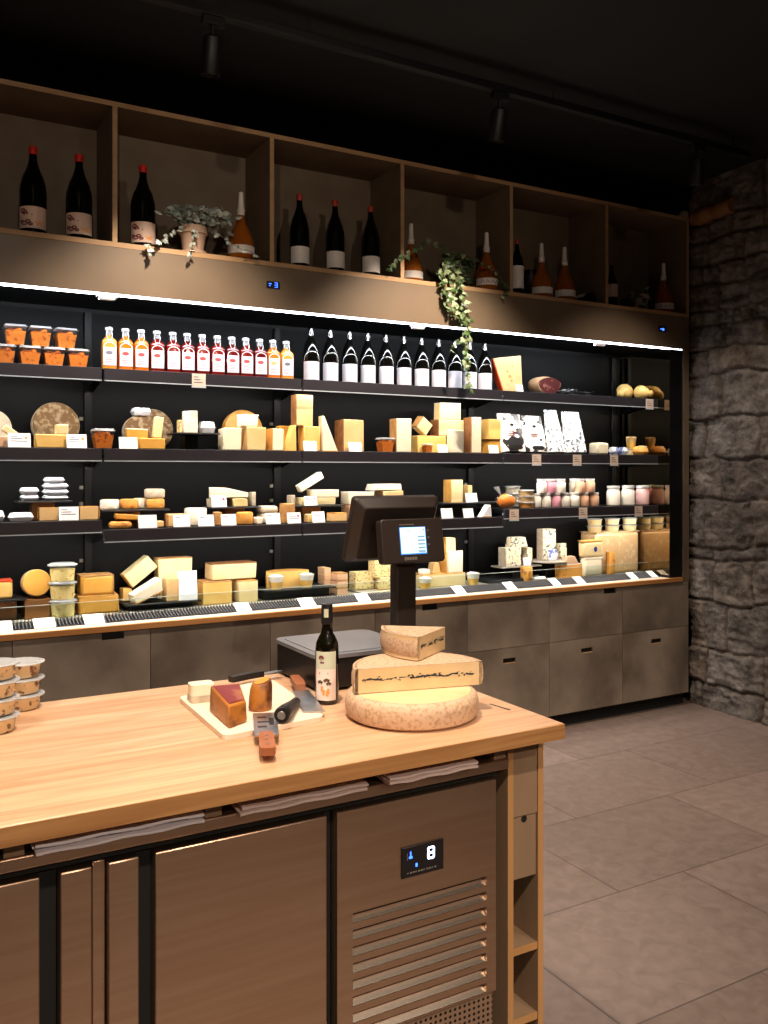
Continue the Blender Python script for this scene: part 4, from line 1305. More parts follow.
# grey leaved plant
yp = 4.17
t = thing('potted_plant', 'grey green leafy plant in a pale clay pot among the top bottles', 'potted plant', (X(193, yp), yp, ZQ))
pot(t, .067, .135, saucer=True)
lf, sm = MB(), MB()
for k in range(64):
    a = R.uniform(0, 6.28); q = R.uniform(.06, .205)
    tip = Vector((q * math.cos(a) * 1.05, q * math.sin(a) * .42 - .01, .125 + R.uniform(.03, .125) - q * .18))
    if tip.x < -.10: tip.y = -.085
    if tip.x > .12: tip.y = -.03 - .06 * R.random()
    st = Vector((.03 * math.cos(a), .03 * math.sin(a), .12))
    mid = st.lerp(tip, .5) + Vector((0, 0, .045))
    trail(lf, sm, [st, mid, tip], .016, .041, 'round', (0, 0, 1), r=.0013)
for pts in ([(-.05, -.05, .12), (-.13, -.085, .07), (-.20, -.105, .012), (-.25, -.118, -.012), (-.235, -.12, -.045)], [(.05, -.04, .12), (.13, -.09, .08), (.20, -.115, .03), (.24, -.115, .03), (.27, -.11, .015)],
            [(.0, -.06, .13), (-.03, -.095, .05), (-.045, -.118, -.004), (-.05, -.122, -.022)]):
    trail(lf, sm, pts, .019, .030, 'ivy', (0, 0, 1))
oz, oy = ZQ, yp
def clampmb(mb):
    out = []
    for x, y, z in mb.v:
        if z + oz < ZC0 + .003 and y + oy > 4.084:
            if z + oz > ZC0 - .022: z = ZC0 + .003 - oz
            else: y = 4.084 - oy
        out.append((x, y, z))
    mb.v = out
clampmb(lf); clampmb(sm)
sm.build('stems', 'stem', t); lf.build('leaves', ['leafgrey', 'leafsilver'], t)

# ivy hanging over the front of the case
yp = 4.19
t = thing('hanging_ivy', 'green ivy in a clay pot trailing down over the fridge header', 'potted plant', (X(453, yp), yp, ZQ))
pot(t, .058, .12)
lf, sm = MB(), MB()
ox, oy, oz = X(453, yp), yp, ZQ
def W3(px, py, Y): return (X(px, Y) - ox, Y - oy, Z(px, py, Y) - oz)
for k in range(40):
    a = R.uniform(0, 6.28); q = R.uniform(.04, .13)
    st = Vector((.03 * math.cos(a), .03 * math.sin(a), .105)); tip = Vector((q * math.cos(a), q * math.sin(a) * .55 - .02, .11 + R.uniform(-.07, .06)))
    trail(lf, sm, [st, st.lerp(tip, .5) + Vector((0, 0, .04)), tip], .014, .038, 'ivy', (0, 0, 0, 1))
for pts in ([(447, 255), (444, 275), (447, 292), (455, 310), (461, 325)], [(452, 255), (456, 282), (461, 300), (464, 322), (465, 345), (466, 370), (470, 392)],
            [(457, 258), (458, 280), (464, 305), (468, 330), (467, 352), (468, 378)], [(449, 258), (450, 285), (454, 300), (462, 314), (466, 330), (464, 338), (456, 344), (450, 352)],
            [(455, 262), (462, 288), (468, 312), (470, 326)], [(446, 258), (441, 278), (444, 300), (452, 316)]):
    P3 = [W3(x, y, 4.10 if y < 268 else R.uniform(4.035, 4.07)) for x, y in pts]
    P3 = [(0, -.03, .11)] + P3
    trail(lf, sm, P3, .015, .040, 'ivy', (0, 0, 1))
# side sprigs along the shelf
for pts in ([(445, 250), (430, 242), (415, 250), (400, 258), (388, 268)], [(462, 255), (480, 262), (496, 272), (506, 286), (503, 296)]):
    P3 = [(0, -.02, .11)] + [W3(x, y, 4.076) for x, y in pts]
    trail(lf, sm, P3, .02, .034, 'ivy', (0, 0, 1))
def clampmb(mb):
    out = []
    for x, y, z in mb.v:
        if z + oz < ZC0 + .003 and y + oy > 4.084:
            if z + oz > ZC0 - .022: z = ZC0 + .003 - oz
            else: y = 4.084 - oy
        out.append((x, y, z))
    mb.v = out
clampmb(lf); clampmb(sm)
sm.build('stems', 'stem', t); lf.build('leaves', ['leafgreen', 'leafpale'], t)

yp = 4.26
t = thing('potted_plant', 'small dark leafy plant in a clay pot in the last cubby', 'potted plant', (X(640, yp), yp, ZQ))
pot(t, .056, .125)
lf, sm = MB(), MB()
for k in range(20):
    a = R.uniform(0, 6.28); q = R.uniform(.06, .13)
    if math.cos(a) > 0: q = min(q, .065)
    st = Vector((.03 * math.cos(a), .03 * math.sin(a), .11)); tip = Vector((q * math.cos(a), q * math.sin(a) * .7 - .01, .12 + R.uniform(-.09, .06)))
    trail(lf, sm, [st, st.lerp(tip, .5) + Vector((0, 0, .03)), tip], .018, .034, 'ivy', (0, 0, 1))
sm.build('stems', 'stem', t); lf.build('leaves', ['leafgreen', 'leafgrey'], t)

# ================================================================== shelf 1
Z1e = Z1 + E
g = 'clear tubs of orange dried fruit'
A = square_tub('clear tub of orange dried fruit, bottom row, nearest the syrup bottles', .098, .092, (X(77, 4.30), 4.30, Z1e), 'fruit', g)
for px, lb in ((53, 'second from the syrup bottles'), (29, 'third from the syrup bottles'), (4, 'cut by the photo edge')):
    dup(A, (X(px, 4.30), 4.30, Z1e), 'clear tub of orange dried fruit, bottom row, ' + lb, R.uniform(-.08, .08))
for px, lb in ((65, 'nearest the syrup bottles'), (40, 'middle of the three'), (15, 'outermost of the three')):
    dup(A, (X(px, 4.305), 4.305, Z1e + .0932), 'clear tub of orange dried fruit, top row, ' + lb, R.uniform(-.06, .06))
dup(A, (X(102.5, 4.265), 4.265, Z2 + .0035 + E), 'clear tub of orange dried fruit standing alone between two cheese wheels', .0)
dup(A, (X(385, 4.27), 4.27, Z2 + .0035 + E), 'clear tub of orange dried fruit beside the block with pale label', .05, scale=.86)
dup(A, (X(427, 4.262), 4.262, Z2 + .0035 + E), 'small clear tub of orange dried fruit in front of pale cheese blocks', .0, scale=.55)

g = 'syrup bottles in a row'
row = [(109, 'syrup_yellow', 'ink'), (125.3, 'syrup_orange', 'labelred'), (140.9, 'syrup_orange', 'labelred'), (156.7, 'syrup_red', 'labelred'), (172.6, 'syrup_red', 'labelpink'), (187, 'syrup_deep', 'labelred'),
       (202, 'syrup_red', 'labelred'), (217, 'syrup_red', 'labelred'), (231.6, 'syrup_deep', 'labelred'), (245.6, 'syrup_red', 'labelred'), (259.5, 'syrup_deep', 'labelred'), (272.6, 'syrup_orange', 'inkorange'), (286, 'syrup_yellow', 'ink')]
ordn = ['first', 'second', 'third', 'fourth', 'fifth', 'sixth', 'seventh', 'eighth', 'ninth', 'tenth', 'eleventh', 'twelfth', 'last']
colr = {'syrup_yellow': 'yellow', 'syrup_orange': 'orange', 'syrup_red': 'red', 'syrup_deep': 'dark red'}
for i, (px, lq, art) in enumerate(row):
    syrup_bottle('%s syrup bottle with white label, %s in the row counted from the fruit tubs' % (colr[lq], ordn[i]), lq, art, (X(px, 4.265), 4.265, Z1e), math.radians(-6), g)

g = 'dark wine bottles in a row on the top shelf'
PXB = [311, 330.1, 349.3, 367.5, 385.7, 403.5, 421.3, 438.3, 454.6, 469.6, 484.6]
A = wine_bottle('dark wine bottle with white arch print, first in the row, next to the syrup bottles', .292, .0435, None, 'labelgrey', (X(PXB[0], 4.28), 4.28, Z1e), g, None, math.radians(-14), (.03, .36), arch=True)
for i, px in enumerate(PXB[1:]):
    w = ordn[i + 1] if i < 9 else 'last'
    dup(A, (X(px, 4.28), 4.28, Z1e), 'dark wine bottle with white arch print, %s in the row%s' % (w, ' next to the wedge' if i == 9 else ' counted from the syrup bottles'), math.radians(-14 - i))

# big holey wedge with red rind
yy = 4.26; z0 = Z1e
t = thing('cheese_wedge', 'big holey cheese wedge with red rind beside the last dark wine bottle', 'cheese', (X(508, yy), yy, z0), math.radians(-6))
xa, xb = X(502.5, yy) - X(508, yy), X(520, yy) - X(508, yy)
hh = Z(505, 355, yy) - z0
m = MB()
poly = [(xa, 0), (xb, 0), (xb - .012, hh), (X(493, yy) - X(508, yy), hh * .88)]
m.prism_y(poly, -.02, .03)
m.build('paste', 'paste_tan', t, bevel=.003)
m = MB()
px_, pz_ = poly[3]
m.prism_y([(xa - .007, 0), (xa - .0008, 0), (px_ - .0008, pz_), (px_ - .007, pz_ - .004)], -.021, .031)
m.build('rind', 'rind_red', t, bevel=.002)
m = MB()
for qx, qz, r_ in ((.0, .42, .012), (-.018, .55, .009), (.018, .70, .007), (.012, .30, .008)):
    m.lathe([(0, 0), (r_, .0)], 14); n = 14 * 2
    m.v[-n:] = [(x + qx, -.0206, y * .8 + hh * qz) for x, y, z in m.v[-n:]]
m.build('holes', 'rind_gold', t)
card('blank white price card in front of the ham on the top shelf', 520, .052, .045, 4.215, Z1e + .002, 'price cards on the shelves')
# ham
t = thing('cured_ham', 'piece of cured ham with dark red cut face on the top shelf', 'ham', (X(543, 4.30), 4.30, Z1e), math.radians(-6))
m = MB(); v = []; f = []
n, L = 8, 22
for i in range(n + 1):
    q = i / n; k = math.sqrt(max(.02, 1 - (1 - min(1, q * 3.2)) ** 2 * .35)) * (1 - .45 * max(0, q - .55) / .45)
    for s in range(L):
        a = 2 * math.pi * s / L
        v.append((.098 * k * math.cos(a) * (1 + .05 * math.sin(3 * a)), -.06 + .15 * q, max(0.0, .055 + .062 * k * math.sin(a) * (1 + .06 * math.cos(2 * a)))))
for i in range(n):
    for s in range(L): f.append((i * L + s, i * L + (s + 1) % L, (i + 1) * L + (s + 1) % L, (i + 1) * L + s))
f += [tuple(range(L - 1, -1, -1)), tuple(n * L + s for s in range(L))]
m.add(v, f).build('fat_layer', 'fat', t, smooth=True)
m = MB()
for s0_, cx_, cz_, ra in ((0, .0, .052, .052), (1, .035, .05, .036)):
    pass
m.prism_y([(.010 + .080 * math.cos(a) * (1 + .08 * math.sin(3 * a)), .054 + .050 * math.sin(a)) for a in [2 * math.pi * s / 20 for s in range(20)]], -.0615, -.0602)
m.build('cut_meat', 'ham', t)
# clear packs lying on the shelf
for px0, px1, yt, lb in ((560, 576, 384, 'crumpled clear plastic pack of dark meat behind the ham'), (577, 592, 389, 'flat clear plastic pack between the ham and the pear cheeses')):
    p = flatpack(lb, px0, px1, yt, Z1e, 4.26, .14, 'case', None, h=.028, cat='meat pack')
    q = MB(); w_ = (X(px1, 4.26) - X(px0, 4.26)) * .5
    n = 6; v = []; f = []
    for i in range(n + 1):
        for k in range(n + 1):
            v.append((-w_ + 2 * w_ * i / n, -.06 + .12 * k / n, .030 + R.uniform(0, .022 if px0 == 560 else .008)))
    for i in range(n):
        for k in range(n): f.append((i * (n + 1) + k, (i + 1) * (n + 1) + k, (i + 1) * (n + 1) + k + 1, i * (n + 1) + k + 1))
    q.add(v, f).build('plastic_film', 'clearrim', p)
# pear shaped cheeses
g = 'yellow pear shaped cheeses'
def pearcheese(lb, px, Y, r, lay, yaw):
    t = thing('pear_cheese', lb, 'cheese', (X(px, Y), Y, Z1e + r * .97), (lay, 0, yaw), g)
    MB().lathe([(0, -r), (r * .5, -r * .86), (r * .87, -r * .5), (r, 0), (r * .93, r * .38), (r * .72, r * .78), (r * .46, r * 1.08), (r * .36, r * 1.2)], 24).build('body', 'paste_gold' if False else 'paste_yellow', t, smooth=True)
    MB().lathe([(r * .37, r * 1.205), (r * .45, r * 1.36), (r * .44, r * 1.56), (r * .28, r * 1.72), (0, r * 1.76)], 20).build('neck_knob', 'paste_yellow', t, smooth=True)
pearcheese('yellow pear shaped cheese, largest, nearest the clear meat packs', 624.5, 4.38, .058, math.radians(100), math.radians(-62))
pearcheese('yellow pear shaped cheese beside the polished end wall, knob to the front', 641, 4.285, .050, math.radians(98), math.radians(12))

# ================================================================== shelf 2
z2 = Z2 + .0035 + E
gw, gc, gb = 'cheese wheels standing on the second shelf', 'price cards on the shelves', 'cut cheeses on the second shelf'
wheel('grey cheese wheel standing at the photo edge behind a leaning wedge', -8, .088, .05, 4.40, z2, 'rind_grey', 'rind_grey', gw)
blk(-8, 9, 437, z2, 4.245, .08, 'paste_pink', 'pinkish cheese piece at the photo edge of the second shelf', group=gb, h=.05)
blk(2, 17, 0, z2 + .004, 4.262, .05, 'paste_cream', 'pale cheese stick leaning down towards a price card at the photo edge', group=gb, w=.085, h=.03, roll=math.radians(36), lift=.025)
card('white price card with orange mark at the photo edge of the second shelf', 19.5, .094, .064, 4.214, z2, gc, mark='inkorange')
wheel('big mottled brown cheese wheel standing behind a pale block', 57, .110, .055, 4.43, z2, 'mottle', 'rind_grey', gw, tilt=10)
a1 = blk(34, 68, 434.5, z2, 4.24, .09, 'paste_yellow', 'long pale yellow block in front of the mottled brown wheel', group=gb)
blk(55, 68.5, 424.5, topz(a1), 4.245, .06, 'paste_cream', 'small pale block standing on the long yellow block', group=gb, jit=.02)
card('white price card with orange mark beside the long pale yellow block', 77, .088, .064, 4.212, z2, gc, mark='inkorange')
wheel('grey brown cheese wheel leaning behind another speckled wheel', 154, .103, .045, 4.45, z2, 'mottle', 'rind_grey', gw, tilt=6)
wheel('brown speckled cheese wheel, front one of two leaning wheels', 141, .083, .045, 4.365, z2, 'mottle', 'rind_grey', gw, tilt=7)
a1 = blk(137, 165.5, 438.5, z2, 4.235, .07, 'paste_gold', 'golden cheese block at the foot of the two leaning wheels', group=gb)
a2 = blk(125, 147.5, 429, z2, 4.265, .05, 'paste_gold', 'golden slice propped behind a blank price card', 'top', 'rind_white', group=gb)
blk(152, 161, 417, topz(a1), 4.262, .035, 'paste_cream', 'cream cheese stick standing upright before the leaning wheels', group=gb, roll=math.radians(7), w=.042)
flatpack('white paper cheese pack balanced on top of the front speckled wheel', 131, 152, 406.5, z2 + .168, 4.36, .075, 'foil', None, h=.040)
card('blank white price card in front of the two leaning wheels', 128.5, .085, .055, 4.213, z2, gc, lines=0)
s = stand('dark display stand between the leaning wheels and the honey coloured wheel', 172, 217, Z(195, 433.5, 4.33), z2, 4.245, .18, pw=.3, ped='case')
zs = topz(s)
blk(177, 184, 420, zs, 4.31, .05, 'speck', 'thin herb flecked slice standing on the dark display stand', group=gb)
blk(182, 198, 411, zs, 4.27, .035, 'paste_white', 'tall pale grey cheese slab standing on the dark display stand', 'bottom', 'rind_grey', group=gb)
flatpack('white wrapped pack on the dark display stand of the second shelf', 199, 216, 421, zs, 4.27, .07, 'foil', None)
wheel('honey coloured cheese wheel standing behind three pale blocks', 245.5, .108, .06, 4.43, z2, 'rind_gold', 'rind_gold', gw, tilt=9)
a1 = blk(219, 241, 428.5, z2, 4.235, .09, 'paste_white', 'white cheese block, first of the three before the honey coloured wheel', group=gb)
a2 = blk(242.5, 266, 428, z2, 4.235, .09, 'paste_tan', 'tan cheese block, middle of the three before the honey coloured wheel', group=gb)
blk(267.5, 283.5, 429, z2, 4.235, .08, 'paste_white', 'cream cheese block with tan side, last of the three before the honey coloured wheel', 'left', 'rind_gold', group=gb)
blk(237, 258, 415, topz(a2), 4.25, .045, 'paste_white', 'white rounded cheese piece on top of the tan block', 'top', 'rind_white', group=gb, taper=-.05, bev=.01)
def slant(lb, px0, px1, yt, Y, d, mt, apex, z0, group=gb, rindside=None):
    """triangular piece standing on its rind: apex 0..1 = where its tip leans"""
    x0, x1 = X(px0, Y + d * .5), X(px1, Y); h_ = Z((px0 + px1) / 2, yt, Y) - z0
    t = thing('cheese_wedge', lb, 'cheese', ((x0 + x1) / 2, Y + d / 2, z0), 0, group)
    w = (x1 - x0) / 2
    MB().prism_y([(-w, 0), (w, 0), (-w + 2 * w * apex + .006, h_), (-w + 2 * w * apex - .006, h_)], -d / 2, d / 2).build('paste', mt, t, bevel=.003)
    MB().prism_y([(-w, -.0003), (w, -.0003), (w - .003, .004), (-w + .003, .004)], -d / 2 - .001, d / 2 + .001).build('rind', 'rind_gold', t)
    return t
blk(276, 291, 426, z2, 4.33, .06, 'paste_gold', 'dark yellow slice standing behind a slanting yellow wedge', group=gb)
slant('slanting yellow wedge between the cream block and the tall tan block', 284, 296.5, 425, 4.235, .06, 'paste_yellow', .85, z2)
a1 = blk(299, 320, 426.5, z2, 4.235, .08, 'paste_yellow', 'yellow block with a pale label under the tallest tan piece', group=gb)
blk(292, 313, 395, topz(a1), 4.245, .065, 'paste_tan', 'tall tan cheese block with brown side standing on a yellow block', 'left', 'rind_dark', group=gb, jit=.02)
flatpack_lab = card('small lilac white label on the yellow block under the tallest tan piece', 310.5, .074, .052, 4.213, z2, gc, lines=2)
slant('white triangular wedge standing with a sharp tip beside a yellow block', 320.5, 338, 416, 4.24, .05, 'paste_white', .06, z2)
blk(336.5, 364, 420, z2, 4.24, .10, 'paste_tan', 'tan block with brown side standing alone with a label', 'left', 'rind_dark', group=gb, jit=.03)
card('small label in front of the lone tan block with brown side', 355.5, .076, .050, 4.213, z2, gc, lines=2)
blk(391, 411.5, 419, z2, 4.24, .07, 'paste_white', 'tall white block with orange spots beside a tub of orange fruit', 'left', 'rind_brown', group=gb, jit=.02)
a1 = blk(412.5, 446, 436, z2, 4.30, .07, 'paste_yellow', 'wide yellow block lying behind the smallest fruit tub', group=gb, jit=.02)
a2 = blk(432, 464, 420, topz(a1), 4.30, .085, 'paste_cream', 'broad cream block with brown side on the wide yellow block', 'left', 'rind_dark', group=gb, jit=.02)
blk(435, 461, 403.5, topz(a2), 4.31, .07, 'paste_cream', 'cream block at the very top of the biggest pile', 'top', 'rind_white', group=gb, jit=.02)
blk(410, 428, 0, topz(a1), 4.31, .06, 'paste_cream', 'square cream piece balanced on one corner in the biggest pile', 'left', 'rind_brown', group=gb, w=.085, h=.078, roll=math.radians(38), lift=.0)
blk(447.5, 464, 430, z2, 4.245, .05, 'paste_white', 'white block standing before the biggest pile', group=gb, jit=.02)
blk(464.5, 481.5, 417.5, z2, 4.235, .085, 'paste_white', 'tall white block with dark brown foot', 'bottom+left', 'rind_dark', group=gb, jit=.015)
a1 = blk(483, 501.0, 440, z2, 4.30, .08, 'paste_gold', 'golden piece under a flat yellow block at the end of the pile', group=gb, jit=.02)
blk(482.5, 501.2, 419.5, topz(a1), 4.29, .08, 'paste_yellow', 'flat fronted yellow block beside the cow print pack', group=gb, jit=.02)
card('white label leaning before the yellow block beside the cow print pack', 494, .07, .048, 4.213, z2, gc, lines=2)
card('small label on the white block before the biggest pile', 443, .065, .046, 4.213, z2, gc, lines=2)

# wrapped packs
gp = 'soft cheese packs on the second shelf'
pouch('white cheese pack with black cow spots, nearer the yellow blocks', 504.6, 527.6, 415, z2, 4.245, .06, 'cowpack', 13, gp, narrow=.98)
pouch('white cheese pack with black cow spots, overlapped by its twin', 528.2, 549, 417, z2, 4.24, .055, 'cowpack', 13, gp, narrow=1.0)
pouch('grey flecked white cheese pack, narrower of two', 550, 568, 411, z2, 4.24, .07, 'marble', 11, gp, yaw=.03, narrow=.72)
pouch('grey flecked white cheese pack, wider of two', 568.5, 588.5, 413, z2, 4.24, .07, 'marble', 11, gp, yaw=-.03, narrow=.86)
blk(590, 609, 443, z2, 4.26, .09, 'paste_white', 'crumbly white cheese beside the grey flecked packs', group=gb, bev=.012, jit=.08)
g = 'blue and white packs'
flatpack('blue and white cheese pack beside the crumbly white cheese', 610.5, 619, 446, z2, 4.25, .06, 'bluepack', g, h=.052)
flatpack('blue and white cheese pack beside the small round tub', 620, 628.5, 446, z2, 4.25, .06, 'bluepack', g, h=.052)
round_tub('small round tub of cream standing under a taller dessert cup', .033, .042, (X(631, 4.345), 4.345, z2), 'paste_cream', None)
cup('clear dessert cup with beige cream on the small round tub', .038, .088, (X(631, 4.345), 4.345, z2 + .0425), 'custard', 'paste_tan', None)
t = thing('bread_roll', 'round golden roll leaning at the end of the second shelf', 'roll', (X(640.3, 4.268), 4.268, z2), math.radians(-10))
MB().lathe([(0, 0), (.044, .004), (.053, .022), (.047, .045), (.03, .058), (0, .063)], 24).build('crust', 'crust', t, smooth=True)
MB().tube([(-.035, -.02, .0563), (.0, -.028, .0585), (.035, -.022, .0555)], .0035, 6).build('score_mark', 'paste_cream', t)

# ================================================================== shelf 3
gs, gr, gk = 'cut cheeses on the third shelf', 'small round cheeses', 'white wrapped packs'
z3 = Z3a + .0035 + E
s = stand('slate stand on a wooden foot carrying white packs', 16, 71, Z(45, 500.5, 4.33), z3, 4.26, .15, pw=.42, pc=.48)
zs = topz(s)
p1 = flatpack('white wrapped pack alone at the end of the slate stand, lower', 20, 40, 494, zs, 4.275, .10, 'foil', gk, h=.030)
flatpack('white wrapped pack lying on another at the end of the slate stand', 19.5, 39.5, 488, p1['_top'] + E, 4.275, .10, 'foil', gk, h=.030)
zz = zs
for k, lb in enumerate(('bottom', 'second', 'third', 'top')):
    p = flatpack('white wrapped pack, %s of the four stacked on the slate stand' % lb, 42.5 + (k == 3) * 1, 69.5 - (k == 3) * 4, 0, zz, 4.275, .11, 'foil', gk, h=.026)
    zz = p['_top'] + E
flatpack('flat white pack lying in front of the slate stand', 8, 34, 510, z3, 4.22, .06, 'foil', gk, h=.040)
flatpack('white pack at the photo edge of the third shelf', -14, 5, 507, z3, 4.24, .08, 'foil', gk, h=.05)
def halfround(lb, px0, px1, z0, Y, h, mt, rm, group=gr, yaw=0.0):
    x0, x1 = X(px0, Y), X(px1, Y); r = (x1 - x0) / 2
    return sector(lb, ((x0 + x1) / 2, Y), r, 0, 180, h, mt, rm, z0, yaw, group, 'halved_cheese', edge=.008)
halfround('halved small cheese with golden crust in front of the stand foot', 37.5, 60, z3, 4.245, .058, 'paste_tan', 'crust')
halfround('halved small cheese with golden crust beside the section gap', 78, 100, z3, 4.245, .060, 'paste_tan', 'crust')
card('white price card between the two halved golden cheeses', 69, .086, .062, 4.213, z3, gc)

z3 = Z3b + .0035 + E
s = stand('slate stand on a wooden foot carrying small round cheeses', 99.5, 167, Z(133, 509, 4.34), z3, 4.27, .17, pw=.32, pc=.42)
zs = topz(s)
for px, lb, Yq, rm in ((109.5, 'outermost on the round cheese stand', 4.322, 'rind_white'), (129, 'second on the round cheese stand', 4.322, 'crust'), (155, 'nearest the cards on the round cheese stand', 4.322, 'crust')):
    q = drum('small round cheese with tan crust, ' + lb, (X(px, Yq), Yq), .045, .048, zs, rm, 'rind_gold', gr)
a0_ = drum('small round cheese behind the front ones on the stand', (X(141, 4.398), 4.398), .038, .050, zs, 'rind_white', 'rind_gold', gr)
drum('small round cheese lying on top of the others', (X(154.5, 4.335), 4.335), .049, .046, q['_top'] + .002, 'rind_grey', 'rind_brown', gr)
drum('flat golden round cheese at the corner of the third shelf', (X(120, 4.262), 4.262), .054, .032, z3, 'crust', None, gr, bev=.35)
blk(115, 138, 0, z3 + .036, 4.24, .05, 'paste_gold', 'golden piece lying tilted across the flat golden round cheese', 'top', 'crust', group=gs, w=.110, h=.022, roll=math.radians(5))
blk(137, 164, 521, z3, 4.25, .06, 'paste_tan', 'tan cheese strip behind a tilted blank card', group=gs)
card('blank tilted white card in front of a tan cheese strip', 148, .09, .062, 4.214, z3, gc, lines=0, yaw=.06)
blk(165, 186, 514, z3, 4.245, .06, 'paste_tan', 'tan layered cheese block half covered by a white card', 'left', 'rind_brown', group=gs)
card('white card on the tan layered cheese', 182, .082, .058, 4.213, z3, gc, lines=1)
drum('tall white bloomy round cheese behind two cards', (X(195.5, 4.33), 4.33), .056, .085, z3, 'rind_white', 'foil', gr, bev=.1)
card('white card in front of the tall white bloomy cheese', 206.5, .08, .056, 4.213, z3, gc, lines=1)
s = stand('slate stand carrying a long white wedge', 207, 258, Z(232, 506.5, 4.33), z3, 4.275, .15, pw=.4, pc=.52)
zs = topz(s)
b_ = blk(229, 248, 498.5, zs, 4.285, .08, 'paste_tan', 'tan slice lying on the slate stand under the long white wedge', group=gs)
blk(208, 227, 498, zs, 4.295, .08, 'paste_white', 'grey white slice behind the price card on the slate stand', 'left', 'rind_grey', group=gs, h=b_['_top'] - zs)
t = thing('cheese_wedge', 'long white wedge lying on top of the slate stand slices', 'cheese', (X(229, 4.33), 4.33, b_['_top'] + .004), 0, gs)
w_ = (X(247, 4.3) - X(210, 4.35)) / 2
MB().prism_y([(-w_, 0), (w_, 0), (w_, .026), (-w_ * .3, .052), (-w_, .054)], -.04, .04).build('paste', 'paste_white', t, bevel=.004)
MB().prism_y([(-w_ - .003, .001), (-w_ - .0008, .001), (-w_ - .0008, .054), (-w_ - .003, .053)], -.04, .04).build('rind', 'rind_white', t)
blk(249, 256, 492, zs, 4.31, .05, 'rind_grey', 'small grey cheese standing on end at the edge of the slate stand', group=gs, jit=.03)
card('white card with coloured marks on the slate stand with the long white wedge', 219.5, .078, .058, 4.279, zs, gc, lines=1, mark='labelred')
blk(213, 222, 512, z3, 4.25, .05, 'rind_brown', 'brown cheese piece between two white cards', group=gs)
card('white card in front of the brown piece on the third shelf', 229, .078, .056, 4.213, z3, gc, lines=1)
t_ = drum('fluted orange cheese with dark foot', (X(244.5, 4.262), 4.262), .043, .062, z3, 'crust', 'rind_gold', gr)
blk(254, 263, 517, z3, 4.235, .05, 'rind_white', 'small white piece beside the fluted orange cheese', group=gs)
d_ = drum('low white round cheese under a darker round one', (X(268, 4.34), 4.34), .060, .050, z3, 'rind_white', None, gr)
drum('grey speckled round cheese lying on the white one', (X(267, 4.34), 4.34), .058, .036, d_['_top'] + .001, 'rind_grey', 'rind_white', gr)
card('white card in front of the two stacked round cheeses', 273.5, .078, .056, 4.213, z3, gc, lines=1)
blk(280, 295, 503.5, z3, 4.245, .07, 'rind_brown', 'reddish brown block beside the section gap on the third shelf', group=gs, jit=.03)
card('white card with red print on the reddish brown block', 294.5, .076, .056, 4.213, z3, gc, lines=3, mark='labelred')

s = stand('slate stand carrying crossed white wedges', 286, 341, Z(313, 505, 4.34), z3, 4.275, .16, pw=.36, pc=.42)
zs = topz(s)
b1 = blk(296, 335.5, 497.5, zs, 4.30, .09, 'paste_cream', 'long cream slab lying on the stand behind the scale screen', group=gs, jit=.03)
blk(287.5, 295.5, 495, zs, 4.32, .06, 'rind_grey', 'grey cube standing at the end of the long cream slab', group=gs)
b2 = blk(308, 339, 490, b1['_top'] + .001, 4.30, .08, 'paste_white', 'white slab lying on the long cream slab', 'top', 'rind_white', group=gs, jit=.05)
blk(297, 326, 0, b2['_top'] + .001, 4.31, .05, 'paste_white', 'white wedge tilted up at the top of the crossed pile', 'top', 'rind_white', group=gs, w=.155, h=.036, roll=math.radians(-30), lift=-.012)
card('white card with blue print on the crossed wedge stand', 311, .074, .05, 4.278, zs, gc, lines=2, mark='inkblue')
blk(304.5, 321, 514, z3, 4.24, .06, 'paste_tan', 'tan slice under the crossed wedge stand, card on its face', group=gs)
blk(327, 347, 513, z3, 4.24, .06, 'paste_tan', 'tan slice with golden crust beside the scale screen', 'top', 'crust', group=gs)
card('tilted white card between two tan slices', 319, .076, .058, 4.213, z3, gc, lines=2, yaw=.1)
b1 = blk(343, 372, 504, z3 + .0, 4.30, .10, 'paste_pink', 'pink cream slab behind the scale screen, lowest of its pile', group=gs)
b2 = blk(342, 374, 492, b1['_top'] + .001, 4.30, .10, 'paste_white', 'white slab behind the scale screen, top of its pile', 'top', 'rind_white', group=gs)
b3 = blk(377, 404, 490.5, z3, 4.31, .10, 'paste_tan', 'tall cream block mostly hidden by the scale screen', group=gs)
blk(367, 402, 484, max(b3['_top'], b2['_top']) + .002, 4.31, .10, 'paste_white', 'white wedge on top of the pile above the scale screen', 'left', 'rind_white', group=gs, jit=.04, taper=.1)

s = stand('slate stand between the scale screen and the orange filled bag', 436, 500, Z(470, 502, 4.34), z3, 4.275, .17, pw=.4, pc=.4, ped='case')
zs = topz(s)
blk(445, 463, 480, zs, 4.29, .08, 'paste_cream', 'cream block with tan side on the stand next to the scale screen', 'left+bottom', 'rind_gold', group=gs, jit=.03)
blk(463.5, 472.5, 485, zs, 4.31, .06, 'paste_tan', 'narrow tan slice beside the cream block on the stand', group=gs)
card('white card on the stand beside the narrow tan slice', 472, .082, .055, 4.279, zs, gc, lines=0)
card('white folded card next to the scale screen', 447.5, .078, .058, 4.213, z3, gc, lines=0)
card('white card leaning sideways below the stand', 469, .078, .054, 4.213, z3, gc, lines=0, yaw=.12)
slant('small white wrapped wedge under the end of the stand', 479.5, 492, 505, 4.23, .05, 'foil', .8, z3, gs)

